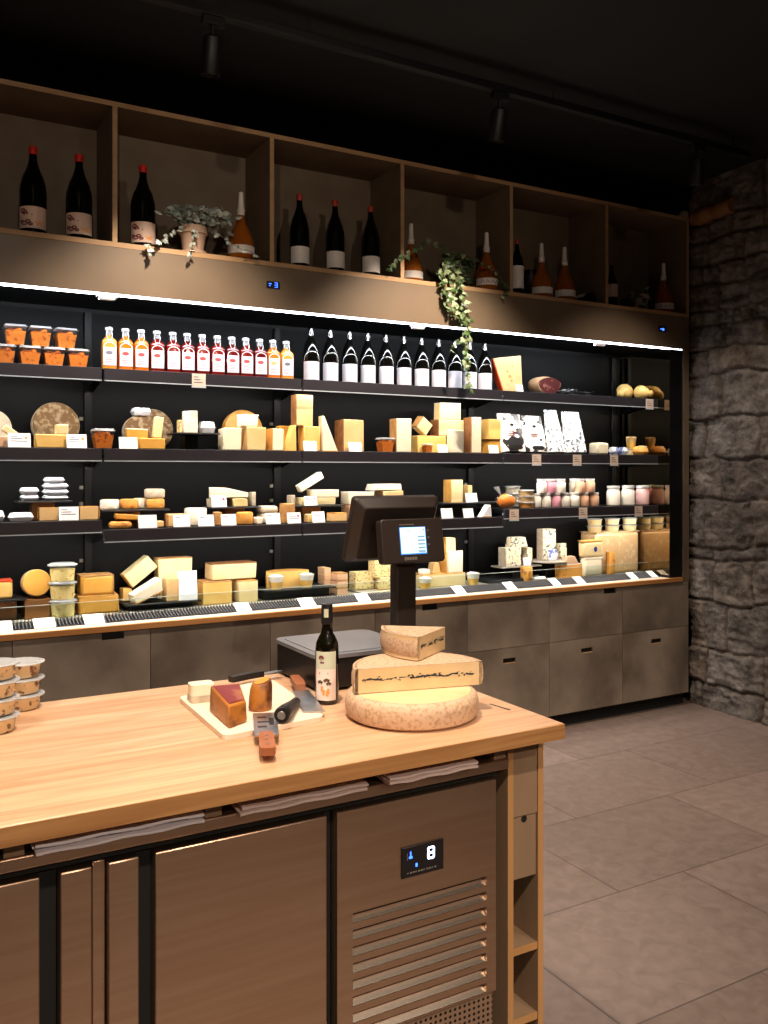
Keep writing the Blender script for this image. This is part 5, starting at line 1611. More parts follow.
z3 = Z3a + .0035 + E
t = thing('snack_bag', 'clear twisted bag of orange sweets beside the small round tubs', 'bag', (X(505.5, 4.26), 4.26, z3))
MB().blob((.005, 0, .042), .062, 1.05, .55, .68, 14, 10, .05).build('sweets', 'fruit', t, smooth=True)
m = MB().blob((.003, 0, .046), .070, 1.06, .58, .68, 14, 10, .03)
m.v = [(x, y, max(.0005, z)) for x, y, z in m.v]
m.build('film', 'clear', t, smooth=True)
m = MB(); b0 = Vector((-.04, -.005, .085))
for k in range(7):
    a = R.uniform(-.5, .5); m.add([tuple(b0 + Vector((-.004, 0, -.004))), tuple(b0 + Vector((.004, 0, -.004))), tuple(b0 + Vector((-.022 + .03 * a, R.uniform(-.015, .015), .048))), tuple(b0 + Vector((-.042 + .03 * a, R.uniform(-.015, .015), .040)))], [(0, 1, 2, 3)])
m.build('twisted_neck', 'clearrim', t)
g = 'small round tubs on the third shelf'
zz = z3
for k, lb in enumerate(('bottom', 'middle', 'top')):
    round_tub('small round tub with orange cream, %s of the three' % lb, .048, .036, (X(526, 4.26), 4.26, zz), 'paste_orange' if k < 1 else 'paste_tan', g); zz += .0368
zz = z3
for k, lb in enumerate(('bottom', 'middle', 'top')):
    round_tub('small round tub with grey cream, %s of the pile behind the orange ones' % lb, .048, .043, (X(512.5, 4.40), 4.40, zz), 'rind_grey', g); zz += .0438
g = 'yoghurt jars on the third shelf'
JR = .0315; JH = .087
def jarrow(spec, Yj, zj):
    out = {}
    for px, mt, lb in spec:
        jar(lb, JR, JH, (X(px, Yj), Yj, zj), mt, g)
zj2 = z3 + JH + E
jarrow([(536, 'yog_white', 'white yoghurt jar, lower row, nearest the round tubs'), (546, 'yog_white', 'white yoghurt jar, lower row, beside the pink one'), (555.5, 'yog_pink', 'pink yoghurt jar in the lower row'),
        (565, 'yog_white', 'white yoghurt jar, lower row, just past the pink one'), (574.5, 'yog_white', 'white yoghurt jar, lower row, beside the peach ones'),
        (584, 'yog_peach', 'peach yoghurt jar, lower row, nearer the pink'), (594, 'yog_peach', 'peach yoghurt jar at the end of the lower row')], 4.255, z3)
jarrow([(541.5, 'yog_white', 'white yoghurt jar, upper row, nearest the round tubs'), (551, 'yog_pink', 'pink yoghurt jar in the upper row'), (560.5, 'yog_white', 'white yoghurt jar, upper row, past the pink one')], 4.255, zj2)
jarrow([(580, 'yog_peach', 'peach yoghurt jar in the upper row'), (590, 'yog_peach', 'peach yoghurt jar, upper row, end of the stack')], 4.255, zj2)
jar('grey beige yoghurt jar standing behind the peach ones, lower', JR, JH, (X(574, 4.335), 4.335, z3), 'rind_grey', g)
jar('grey beige yoghurt jar standing behind the peach ones, upper', JR, JH, (X(574, 4.335), 4.335, zj2), 'rind_grey', g)
g = 'large yoghurt jars by the end wall'
for px, Yj, mt, lb in ((613.3, 4.262, 'yog_white', 'large white yoghurt jar, first from the small jars'), (627.8, 4.262, 'yog_white', 'large creamy yoghurt jar, second from the small jars'),
                       (628, 4.37, 'yog_pink', 'large pink yoghurt jar standing in the second rank'), (642.2, 4.262, 'yog_rose', 'large pale pink yoghurt jar next to the polished end wall')):
    jar(lb, .044, .128, (X(px, Yj), Yj, z3), mt, g)

# ================================================================== deck
zd = ZD + E
gd = 'cheeses on the lit deck'
s = stand('slate stand with wooden legs at the photo edge of the deck', -40, 25, Z(10, 598, 4.38), zd, 4.32, .18, pw=.3, pc=.72)
blk(-18, 13, 580.5, topz(s), 4.34, .10, 'paste_yellow', 'yellow cheese with red rind on the slate stand at the photo edge', 'top', 'rind_red', group=gd, bev=.012)
# box with round yellow cheese
xa, xb = X(24, 4.36), X(50, 4.34); zt = Z(37, 598.5, 4.36)
t = thing('wooden_box', 'brown box under the round yellow cheese', 'box', ((xa + xb) / 2, 4.40, zd))
w_ = (xb - xa) / 2
m = MB().box(-w_, w_, -.07, -.064, 0, zt - zd).box(-w_, w_, .064, .07, 0, zt - zd).box(-w_, -w_ + .006, -.0639, .0639, 0, zt - zd).box(w_ - .006, w_, -.0639, .0639, 0, zt - zd)
m.build('sides', 'standwood', t, bevel=.001)
MB().box(-w_ + .0065, w_ - .0065, -.0635, .0635, zt - zd - .008, zt - zd - .001).build('lid', 'standwood', t)
r_ = .062
t = thing('round_cheese', 'round yellow cheese cut open, standing on the brown box', 'cheese', ((xa + xb) / 2, 4.345, zt + E), (math.radians(-6), 0, 0), gd)
t.location.z += .011
m = MB().lathe([(0, -.10), (r_ * .9, -.10), (r_, -.088), (r_, -.004), (r_ * .97, -.0005)], 36); m.v = [(x, -z, y + r_) for x, y, z in m.v]; m.build('rind', 'paste_tan', t, smooth=True)
m = MB().lathe([(r_ * .968, -.0002), (r_ * .95, .002), (0, .0028)], 36); m.v = [(x, -z, y + r_) for x, y, z in m.v]; m.build('cut_face', 'paste_gold', t, smooth=True)
g = 'stacked round tubs of filled pasta'
zz = zd
for k, lb in enumerate(('bottom', 'middle', 'top')):
    round_tub('clear round tub of pale grated cheese, %s of the three on the deck' % lb, .059, .083, (X(62.5, 4.345), 4.345, zz), 'pasta', g, lump=10, fillh=.74 if k < 2 else .66); zz += .0838
a1 = blk(75, 119, 594.5, zd, 4.345, .12, 'paste_gold', 'large golden cheese slab lying beside the tubs, lower of two', 'right+top', 'rind_gold', group=gd, bev=.01)
blk(77, 114, 574.5, topz(a1), 4.35, .11, 'paste_gold', 'large golden cheese piece with brown top lying on the lower slab', 'top+right', 'rind_brown', group=gd, bev=.014)
s = stand('low slate tray carrying tilted pale cheeses', 121, 198, zd + .036, zd, 4.30, .20, pw=.86, pc=.5, ped='case')
zs = topz(s)
blk(120, 132, 588, zs, 4.415, .07, 'paste_yellow', 'yellow block at the back corner of the slate tray', group=gd)
a1 = blk(156, 190, 577, zs, 4.40, .09, 'paste_cream', 'cream block at the back of the slate tray, under a brown topped one', group=gd)
blk(155, 192, 557.5, topz(a1), 4.40, .09, 'paste_cream', 'brown topped cream block at the back of the slate tray', 'top', 'rind_brown', group=gd)
blk(125, 163, 0, zs + .078, 4.41, .075, 'paste_cream', 'cream block tilted steeply over the other blocks of the tray', 'left', 'rind_gold', group=gd, w=.158, h=.078, roll=math.radians(-38), lift=-.012)
t = thing('cheese_wedge', 'white topped cheese wedge lying slanted at the front of the tray', 'cheese', (X(147, 4.345), 4.345, zs + .029), (0, math.radians(-22), math.radians(6)), gd)
MB().prism_y([(-.075, 0), (.072, 0), (.085, .062), (-.072, .045)], -.04, .04).build('paste', 'paste_white', t, bevel=.004)
MB().prism_y([(-.0755, -.0035), (.0725, -.0035), (.072, -.0006), (-.075, -.0006)], -.0405, .0405).build('rind', 'rind_gold', t)
blk(163, 178.5, 578, zs, 4.31, .075, 'paste_tan', 'narrow tan block standing at the front of the tray', 'right', 'rind_gold', group=gd, jit=.03)
card('large blank white card standing on the slate tray', 188, .098, .145, 4.312, zs, gc, lines=0, tilt=6)
a1 = blk(196, 231.5, 580.5, zd, 4.345, .12, 'paste_yellow', 'yellow quarter cheese on the deck, lower one beside the tray', 'top', 'rind_brown', group=gd, yaw=math.radians(4), jit=.03)
a2 = blk(232.5, 258, 580, zd, 4.335, .12, 'paste_cream', 'cream quarter cheese on the deck, lower one beside the glass cups', 'top', 'rind_gold', group=gd, jit=.03)
blk(206, 256, 562.5, max(topz(a1), topz(a2)) + .003, 4.36, .12, 'paste_cream', 'broad cream cheese with dark top lying across two quarters', 'top', 'rind_dark', group=gd, jit=.03)
s = stand('dark slab carrying a half wheel and two glass cups', 258, 331, Z(290, 588, 4.37), zd, 4.31, .21, pw=.94, pc=.5, ped='slate')
zs = topz(s)
x_, Yq = X(289, 4.385), 4.382
sector('pale half wheel with rounded back on the dark slab', (x_, Yq), .128, 8, 172, .088, 'paste_yellow', 'rind_gold', zs, math.radians(0), gd, 'half_cheese', edge=.02)
g = 'glass dessert cups on the deck'
cup('glass dessert cup with custard and cream, nearer the cream quarter cheese', .043, .082, (X(276, 4.345), 4.345, zs), 'custard', 'cream', g)
cup('glass dessert cup with custard and cream, nearer the pinkish blocks', .043, .082, (X(306.5, 4.34), 4.34, zs), 'custard', 'cream', g)
# wrapped pinkish blocks
gq = 'wrapped pinkish blocks beside the dark slab'
for j, (p0, p1, yf, n, nm) in enumerate(((319, 331, 4.40, 4, 'back'), (331.5, 348, 4.33, 3, 'front'))):
    zz = zd
    for k in range(n):
        q = blk(p0, p1, 0, zz, yf, .09, 'paste_pink', 'pinkish wrapped block, %s of the %s pile beside the dark slab' % (['lowest', 'second', 'third', 'topmost'][k if k < n - 1 else 3], nm), 'top', 'rind_brown' if j else 'paste_tan', group=gq, h=.034 if j == 0 else .038, jit=.02)
        zz = topz(q) + .001
t = thing('serving_board', 'white board carrying speckled cheeses behind the scale post', 'board', (X(380, 4.40), 4.40, zd))
MB().box(-.17, .15, -.10, .10, 0, .008).build('board', 'whiteledge', t, bevel=.002)
zb = zd + .0085 + E
a1 = blk(350, 374, 571.5, zb, 4.40, .08, 'speck', 'long speckled cheese lying behind the scale post', group=gd)
a2 = blk(373.5, 402, 576.5, zb, 4.345, .10, 'speck', 'speckled cheese piece in front of the scale post, lower', 'bottom', 'rind_gold', group=gd)
blk(369.5, 398, 552, topz(a2), 4.355, .08, 'speck', 'speckled cheese piece standing on the lower one', group=gd, jit=.03)
a1 = blk(414, 466, 573, zd, 4.35, .13, 'paste_cream', 'broad cream slab on the deck beside the scale post', 'top', 'rind_gold', group=gd, jit=.02)
zt = topz(a1)
drum('small pale cheese lying on the broad slab, half hidden by the display', (X(424, 4.39), 4.39), .035, .03, zt, 'rind_white', None, gd)
blk(428, 441, 562, zt, 4.40, .06, 'paste_tan', 'tan triangular piece lying on the broad slab behind the tall one', group=gd, taper=.4)
blk(440.5, 456, 537.5, zt, 4.375, .07, 'paste_cream', 'tall cream wedge with tan side standing on the broad slab', 'left', 'rind_gold', group=gd, jit=.03, taper=.06)
blk(447.5, 463, 551, zt, 4.30 + .055, .014, 'paste_white', 'white slice standing on the broad slab before the tall wedge', group=gd, jit=.03)
cup('glass dessert cup beside the scale post, custard with cream', .040, .072, (X(425, 4.325), 4.325, zd), 'custard', 'cream', g)
cup('glass dessert cup at the end of the broad cream slab', .042, .080, (X(473, 4.335), 4.335, zd), 'custard', 'cream', g)
t = thing('empty_tray', 'empty dark grey tray on the deck beside the last dessert cup', 'tray', (X(498, 4.40), 4.40, zd))
m = MB().box(-.13, .12, -.10, .10, 0, .006)
m.box(-.13, .12, -.10, -.095, .0065, .020).box(-.13, .12, .095, .10, .0065, .020).box(-.13, -.125, -.0945, .0945, .0065, .020).box(.115, .12, -.0945, .0945, .0065, .020)
m.build('tray', 'slate', t, bevel=.001)
# blue cheeses
s = stand('round pale plate raised behind the empty tray, blue cheeses on it', 497, 538, Z(514, 566, 4.42), zd, 4.385, .13, pw=.35, pc=.5, plate='whiteledge', ped='case', disc=False)
zs = topz(s)
a1 = blk(500, 521.5, 547.5, zs, 4.395, .075, 'blue', 'large blue veined cheese block with square front', 'left', 'rind_grey', group=gd, jit=.03)
blk(522.5, 532.5, 547.5, zs, 4.43, .06, 'blue', 'narrow blue veined piece behind the small white label', 'right', 'rind_gold', group=gd)
blk(506, 528, 537, topz(a1), 4.41, .06, 'blue', 'blue veined wedge with sloping sides on top of the large block', group=gd, taper=.25)
card('small white label before the narrow blue veined piece', 527.5, .058, .05, 4.398, zs, gc, lines=1)
s = stand('round pale plate carrying the tall blue cheese slab', 533, 566, Z(550, 560, 4.42), zd, 4.34, .14, pw=.35, pc=.5, plate='whiteledge', ped='case', disc=True)
zs = topz(s)
blk(538, 556, 529, zs, 4.40, .06, 'blue', 'tall blue veined slab in film standing on the round plate', 'left', 'rind_grey', group=gd, jit=.02)
blk(557, 567, 543, zs, 4.41, .04, 'blue', 'small grey veined piece beside the tall blue slab', group=gd)
flatpack('small white wrapped pack before the tall blue slab', 547.5, 558, 549, zs, 4.382, .016, 'bluepack', None)
drum('small orange mottled cheese standing at the front of the deck', (X(526.5, 4.325), 4.325), .037, .088, zd, 'crust', 'rind_gold', gd)
flatpack('flat white folded paper on the deck beside the orange mottled cheese', 533, 547, 569, zd, 4.31, .05, 'foil', None, h=.02)
a1 = blk(556, 583, 564, zd, 4.31, .05, 'oldrind' if False else 'crust', 'crumbly orange crusted slab at the front of the deck', 'top', 'rind_white', group=gd, jit=.03)
blk(562, 579, 556, topz(a1), 4.312, .04, 'paste_pink', 'crumbly pinkish wedge piled on the orange crusted slab', group=gd, taper=.45, jit=.15)
d1 = blk(580.5, 602.5, 558, zd, 4.283, .055, 'paste_white', 'whitish soft cheese under the one with dark blue spot', 'top', 'rind_white', group=gd, bev=.018)
d1b = d1['_top'] + E
blk(579, 604, 540.5, d1b + .002, 4.283, .055, 'paste_cream', 'cream cheese with a dark blue round spot before the biggest block', 'top', 'rind_gold', group=gd, bev=.018)
xx = X(595.5, 4.282)
o_ = [o for o in bpy.data.objects if o.get('label', '').startswith('cream cheese with a dark blue round spot')][0]
m = MB().lathe([(.0145, 0), (0, .0006)], 20); m.v = [(x + xx - o_.location.x, -.0275 - z - .0022, y * 1.2 + .055) for x, y, z in m.v]
M['spotblue'] = mat('dark blue sticker', '1d2a7a', '25348c', rough=0.5)
m.build('blue_sticker', 'spotblue', o_)
blk(606.5, 615.5, 552, zd, 4.29, .048, 'crust', 'orange brown standing piece before the biggest block', group=gd, jit=.08, bev=.01)
blk(583, 639.3, 531.5, zd, 4.345, .165, 'tanblock', 'biggest wrapped tan cheese block at the end of the deck', 'top', 'tanblock', group=gd, jit=.012, bev=.022)
big = [o for o in bpy.data.objects if o.get('label', '').startswith('biggest wrapped tan')][0]
g = 'round tubs on the biggest cheese block'
zz0 = big['_top'] + .004
for i, (px, nm) in enumerate(((594.5, 'first'), (612, 'second'), (629.5, 'third'))):
    z_ = zz0
    for k in range(2):
        round_tub('round tub of cream cheese, %s of the %s pair on the biggest block' % (('lower', 'upper')[k], nm), .049, .043, (X(px, 4.40 if i < 2 else 4.38), 4.40 if i < 2 else 4.38, z_), 'paste_cream' if i else 'paste_tan', g, lidmat='clearrim'); z_ += .0445

# price cards lying on the grille, tags clipped to the rails
gt = 'white price cards along the deck grille'
lbs = [(2, .085, 'at the photo edge'), (44.5, .092, 'before the brown box'), (94, .090, 'before the golden half cheeses'), (243, .078, 'before the cream quarter cheese'), (307, .086, 'before the second glass cup'), (363, .076, 'beside the dark bottle neck'),
       (459, .072, 'before the broad cream slab'), (510, .070, 'before the empty tray'), (555, .062, 'before the flat folded paper'), (579.5, .066, 'before the crusted orange slab'), (632.5, .062, 'before the middle of the biggest block'), (652.5, .055, 'last one next to the end wall')]
th = math.atan2(.030, .087)
for px, w_, lb in lbs:
    t = thing('price_card', 'white price card lying on the air grille ' + lb, 'price card', (X(px, 4.19), 4.165, ZL + .0012), (math.radians(30), 0, 0), gt)
    MB().box(-w_ / 2, w_ / 2, 0, .070, 0, .0012).build('card', 'paper', t)
    m = MB()
    for k in range(3): m.box(-w_ * .36, w_ * (-.05 + .14 * k), .052 - .014 * k, .056 - .014 * k, .0014, .0018)
    m.build('print', 'ink', t)
gt = 'cream price tags clipped on the shelf rails'
for px, sec, k, lb in ((199, 2, 1, 'below the red syrup bottles'), (650, 4, 1, 'below the pear shaped cheeses'), (537, 4, 2, 'below the cow print packs'), (577.5, 4, 2, 'below the grey flecked packs'), (614.5, 4, 2, 'below the blue and white packs'),
                       (514.5, 4, 3, 'below the bag of orange sweets'), (583.5, 4, 3, 'below the peach yoghurt jars'), (639, 4, 3, 'below the large yoghurt jars')):
    z = SHELF[(sec, k)]
    t = thing('price_tag', 'small cream price tag clipped to the shelf rail ' + lb, 'price tag', (X(px, 4.18), 4.1835, z - .058), 0, gt)
    MB().box(-.034, .034, -.0012, 0, -.004, .058).build('card', 'tag', t)
    MB().box(-.036, .036, -.002, .0, -.010, -.0045).build('clip', 'railtrim', t)
    m = MB()
    for q in range(3): m.box(-.024, -.002 + .010 * q, -.0017, -.0013, .040 - .013 * q, .044 - .013 * q)
    m.build('print', 'ink', t)
# ================================================================== goods and tools on the island
zt = WT + .0008
# ---- grey lidded scale with post, customer display and operator screen
SX0, SX1, SY0, SY1 = 1.073, 1.405, 2.262, 2.59
scale = thing('weighing_scale', 'black shop scale with grey platter, post and two screens', 'scale', (SX0, SY0, zt))
sw, sd = SX1 - SX0, SY1 - SY0
def rrect(x0, x1, y0, y1, r, n=5):
    out = []
    for cx, cy, a0 in ((x1 - r, y0 + r, -90), (x1 - r, y1 - r, 0), (x0 + r, y1 - r, 90), (x0 + r, y0 + r, 180)):
        for k in range(n + 1):
            a = math.radians(a0 + 90 * k / n); out.append((cx + r * math.cos(a), cy + r * math.sin(a)))
    return out
MB().prism(rrect(.004, sw - .004, .004, sd - .004, .03), .008, .092).build('housing', 'black', scale, bevel=.004)
for fx, fy in ((.04, .04), (sw - .04, .04), (.04, sd - .04), (sw - .04, sd - .04)):
    MB().lathe([(.014, 0), (.016, .0078), (0, .0078)], 14, (fx, fy, 0)).build('foot', 'black', scale, smooth=True)
MB().prism(rrect(0, sw, 0, sd, .038), .0935, .104).build('platter', 'platter', scale, bevel=.003)
MB().prism(rrect(.022, sw - .022, .022, sd - .022, .03), .1042, .1062).build('platter_plate', 'platter', scale, bevel=.0008)
# post
pxc, pyc = X(403, 2.40) - SX0, 2.40 - SY0
MB().box(pxc - .075, pxc + .038, pyc - .05, pyc + .09, .0005, .012).build('post_base', 'black', scale, bevel=.003)
MB().box(pxc - .037, pxc + .037, pyc - .022, pyc + .022, .0125, .42).build('post', 'blacksoft', scale, bevel=.006)
# customer display, tipped up a little
Yd = 2.352
cx = (X(380, Yd) + X(441.5, Yd)) / 2; w_ = (X(441.5, Yd) - X(380, Yd)) / 2
zc0, zc1 = Z(410, 563, Yd), Z(410, 519, Yd)
hh = (zc1 - zc0) / 2
disp = MB().prism_y(rrect(-w_, w_, -hh, hh, .012), -.012, .022).build('customer_display', 'blacksoft', scale, bevel=.003, loc=(cx - SX0, Yd - SY0, (zc0 + zc1) / 2 - zt), rot=(math.radians(-9), 0, 0))
k_ = 2 * w_ / 61.5
sx0, sx1 = (397.5 - 410.7) * k_, (423.5 - 410.7) * k_
sz0, sz1 = -.042, .048
sz1 = hh * .62; sz0 = -hh * .62
MB().box(sx0, sx1, -.0128, -.0122, sz0, sz1).build('screen_border', 'screenblue', disp)
MB().box(sx0 + .003, sx1 - .003, -.0136, -.0129, sz0 + .004, sz1 - .002).build('screen', 'screen', disp)
m = MB()
for q in range(5): m.box(sx1 - .032, sx1 - .005, -.0142, -.0137, sz1 - .034 - .0115 * q, sz1 - .0275 - .0115 * q)
m.box(sx0 + .024, sx0 + .040, -.0142, -.0137, sz1 - .014, sz1 - .0105).box(sx1 - .012, sx1 - .005, -.0142, -.0137, sz1 - .012, sz1 - .006).box(sx0 + .008, sx1 - .008, -.0142, -.0137, sz0 + .010, sz0 + .012)
m.build('text', 'screenink', disp)
m = MB()
for q in range(5): m.box(sx0 + .002 + q * .011, sx0 + .010 + q * .011, -.0128, -.0122, sz1 + .006, sz1 + .0095)
for q in range(4): m.box(sx0 + .020 + q * .0095, sx0 + .0275 + q * .0095, -.0128, -.0122, sz0 - .017, sz0 - .008)
m.box(sx0 + .012, sx0 + .0175, -.0128, -.0122, sz0 - .018, sz0 - .007)
for q in range(3): m.box(sx1 + .006, sx1 + .012, -.0128, -.0122, sz1 - .014 - .022 * q, sz1 - .010 - .022 * q)
m.build('lettering', 'faint', disp)
# operator screen seen from behind: a shell whose foot swings away from the camera
Yo = 2.44
zo0, zo1 = Z(395, 562, Yo), Z(395, 498, Yo)
ox0, ox1 = X(352, Yo), X(441, Yo - .03)
w_ = (ox1 - ox0) / 2; hh = (zo1 - zo0) / 2 * 1.06
m = MB()
o1 = rrect(-w_, w_, -hh, hh, .012); o2 = rrect(-w_ + .024, w_ - .024, -hh + .022, hh - .022, .012)
n = len(o1)
v = [(x, .03, z) for x, z in o1] + [(x, .006, z) for x, z in o1] + [(x, -.024, z) for x, z in o2]
f = [tuple(range(n - 1, -1, -1)), tuple(2 * n + k for k in range(n))]
for L in (0, 1):
    for k in range(n):
        f.append((L * n + k, L * n + (k + 1) % n, (L + 1) * n + (k + 1) % n, (L + 1) * n + k))
op = m.add(v, f).build('operator_screen', 'blacksoft', scale, bevel=.003, loc=((ox0 + ox1) / 2 - SX0, Yo - SY0 + .012, (zo0 + zo1) / 2 - zt), rot=(math.radians(20), 0, 0))
MB().box(-w_ + .012, w_ - .012, .0305, .0312, -hh + .012, hh - .012).build('touch_panel', 'void', op)
MB().prism_y([(pxc - .03, .33), (pxc + .03, .33), (pxc + .03, .425), (pxc - .03, .425)], pyc + .0225, pyc + .034).build('screen_bracket', 'black', scale, bevel=.002)

# ---- dark oil bottle
bx, by = G(327, 702.5, WT)
t = thing('oil_bottle', 'tall slim dark oil bottle with pale green and pink label beside the scale', 'bottle', (bx, by, zt), math.radians(-34))
h, r = .268, .0318
pr = [(0, .003), (r * .9, 0), (r, .005), (r, h * .56), (r * .95, h * .61), (r * .72, h * .67), (r * .52, h * .71), (r * .46, h * .76), (r * .44, h * .84)]
MB().lathe(pr + [(0, h * .84)], 32).build('glass_body', 'oilglass', t, smooth=True)
MB().lathe([(r * .47, h * .80), (r * .50, h * .803), (r * .49, h * .985), (r * .46, h), (0, h)], 24).build('capsule', 'black', t, smooth=True)
capl = MB(); wraplabel(capl, r * .50, h * .87, h * .955, -22, 22, 6); capl.build('neck_label', 'mint', t, smooth=True)
z0, z1 = h * .045, h * .535
lb = wraplabel(MB(), r, z0, z1, -55, 55, 14).build('label', 'peach', t, smooth=True)
wraplabel(MB(), r, z0 + (z1 - z0) * .64, z1, -55, 55, 14, off=.0009).build('label_band', 'mint', lb, smooth=True)
m = MB(); pl = [(r, 0), (r, h)]
for a, q, s in ((-20, .90, 8), (-27, .88, 6), (-13, .88, 6), (-20, .86, 12)):
    ribbon(m, pl, [(a - s, z0 + (z1 - z0) * q), (a + s, z0 + (z1 - z0) * q)], .0055, off=.0014)
ribbon(m, pl, [(-20, z0 + (z1 - z0) * .80), (-20, z0 + (z1 - z0) * .86)], .002, off=.0014)
ribbon(m, pl, [(-26, z0 + (z1 - z0) * .775), (-6, z0 + (z1 - z0) * .775)], .0045, off=.0014)
m.build('tree_emblem', 'labelart', lb)
m = MB()
ribbon(m, pl, [(-32, z0 + (z1 - z0) * .555), (14, z0 + (z1 - z0) * .555)], .0045, off=.0014)
m.build('label_lettering', 'labelred', lb)
m = MB()
for a, q, s in ((-26, .36, 12), (6, .40, 13), (16, .33, 10)):
    ribbon(m, pl, [(a - s, z0 + (z1 - z0) * q), (a, z0 + (z1 - z0) * (q + .03)), (a + s, z0 + (z1 - z0) * q)], .008, off=.0014)
m.build('leaf_drawing', 'stem', lb)
m = MB()
for a, q in ((-16, .24), (-8, .17), (14, .19), (8, .15)):
    ribbon(m, pl, [(a - 6, z0 + (z1 - z0) * q), (a + 6, z0 + (z1 - z0) * q)], .015, off=.0016)
m.build('fruit_drawing', 'inkorange', lb)

# ---- big pressed cheeses with a line of ash
def ashline(mb, p0, p1, z, n=44):
    d = Vector((p1[0] - p0[0], p1[1] - p0[1], 0)); L = d.length; d.normalize(); nn = Vector((d.y, -d.x, 0)) * .0006
    pts = []
    for k in range(n + 1):
        q = .04 + .92 * k / n
        pts.append((Vector((p0[0], p0[1], 0)) + d * L * q + nn, z + .0022 * math.sin(k * .55) + R.uniform(-.0014, .0014), R.uniform(.0012, .0062)))
    for (a, za, ta), (b, zb_, tb) in zip(pts, pts[1:]):
        if R.random() < .90:
            mb.add([(a.x, a.y, za - ta / 2), (b.x, b.y, zb_ - tb / 2), (b.x, b.y, zb_ + tb / 2), (a.x, a.y, za + ta / 2)], [(0, 1, 2, 3)])
    for k in range(60):
        q = R.uniform(.05, .95); p = Vector((p0[0], p0[1], 0)) + d * L * q + nn; zz = z + R.uniform(-.006, .007); s = R.uniform(.0012, .0030)
        e = d * s
        mb.add([(p.x - e.x, p.y - e.y, zz - s * .4), (p.x + e.x, p.y + e.y, zz - s * .5), (p.x + e.x, p.y + e.y, zz + s * .4), (p.x - e.x, p.y - e.y, zz + s * .5)], [(0, 1, 2, 3)])

gm = 'big pressed cheeses on the worktop'
cx, cy, cr, ch = 1.196, 1.953, .172, .066
t = thing('whole_cheese', 'whole pinkish rind cheese at the bottom of the worktop pile', 'cheese wheel', (cx, cy, zt), 0, gm)
MB().lathe([(0, 0), (cr - .016, 0), (cr - .004, .008), (cr, .022), (cr, .044), (cr - .004, .058), (cr - .014, ch - .0004), (cr - .02, ch - .0002)], 64).build('rind', 'morbier_rind', t, smooth=True)
MB().lathe([(cr - .0205, ch), (cr - .05, ch + .0006), (0, ch + .0008)], 64).build('top_face', 'morbier', t, smooth=True)
z1 = zt + ch + .0022
ang = math.atan2(1.889 - 1.967, 1.378 - 1.033)
fc = ((1.378 + 1.033) / 2, (1.889 + 1.967) / 2)
hm = sector('half cheese with black ash line across its cut face, middle of the pile', fc, .176, 0, 180, .062, 'morbier', 'morbier_rind', z1, ang, gm, 'half_cheese', edge=.012, rindtop=True)
m = MB(); ashline(m, (-.168, 0), (.168, 0), .033); m.build('ash_line', 'ash', hm)
z2_ = z1 + .062 + .0012
ap = (1.372, 2.062)
wd = sector('thick cheese wedge with ash line on top of the pile', ap, .182, 142, 213, .062, 'morbier', 'morbier_rind', z2_, 0, gm, 'cheese_wedge', edge=.014, rindtop=True)
m = MB(); c_, s_ = math.cos(math.radians(213)), math.sin(math.radians(213))
ashline(m, (c_ * .168, s_ * .168), (0, 0), .034, 22); m.build('ash_line', 'ash', wd)

# ---- chopping board
zb0, bth = zt, .0125
c4 = [G(178.5, 696.5, zb0 + bth), G(224, 736, zb0 + bth), G(325, 716, zb0 + bth), G(272, 679, zb0 + bth)]
bc = (sum(p[0] for p in c4) / 4, sum(p[1] for p in c4) / 4)
poly = []
for i in range(4):
    p, a, b = Vector(c4[i]), Vector(c4[i - 1]), Vector(c4[(i + 1) % 4])
    da, db = (a - p).normalized() * .022, (b - p).normalized() * .022
    for k in range(5):
        q = k / 4; pt = (p + da) * (1 - q) ** 2 + p * 2 * q * (1 - q) + (p + db) * q ** 2
        poly.append((pt.x - bc[0], pt.y - bc[1]))
t = thing('chopping_board', 'pale wooden chopping board with cut cheeses and knives', 'chopping board', (bc[0], bc[1], zb0))
area = sum(poly[i][0] * poly[(i + 1) % len(poly)][1] - poly[(i + 1) % len(poly)][0] * poly[i][1] for i in range(len(poly)))
if area < 0: poly.reverse()
MB().prism(poly, 0, bth).build('board', 'board', t, bevel=.003)
zk = zb0 + bth + .0008
zc = zk
# white soft cheese
x, y = G(201, 700, zc)
t = thing('soft_cheese', 'white soft cheese block at the end of the chopping board', 'cheese', (x, y, zc), math.radians(-4))
MB().prism(rrect(-.032, .032, -.026, .026, .012), .0, .046).build('paste', 'paste_white', t, bevel=.007)
m = MB(); ol = rrect(-.0334, .0334, -.0274, .0274, .013); il = rrect(-.0325, .0325, -.0265, .0265, .0125); n = len(ol)
v = [(x_, y_, .002) for x_, y_ in ol] + [(x_, y_, .018) for x_, y_ in ol] + [(x_, y_, .018) for x_, y_ in il] + [(x_, y_, .002) for x_, y_ in il]
f = []
for L in range(4):
    for k in range(n): f.append((L * n + k, L * n + (k + 1) % n, ((L + 1) % 4) * n + (k + 1) % n, ((L + 1) % 4) * n + k))
m.add(v, f).build('rind', 'rind_grey', t, smooth=True)
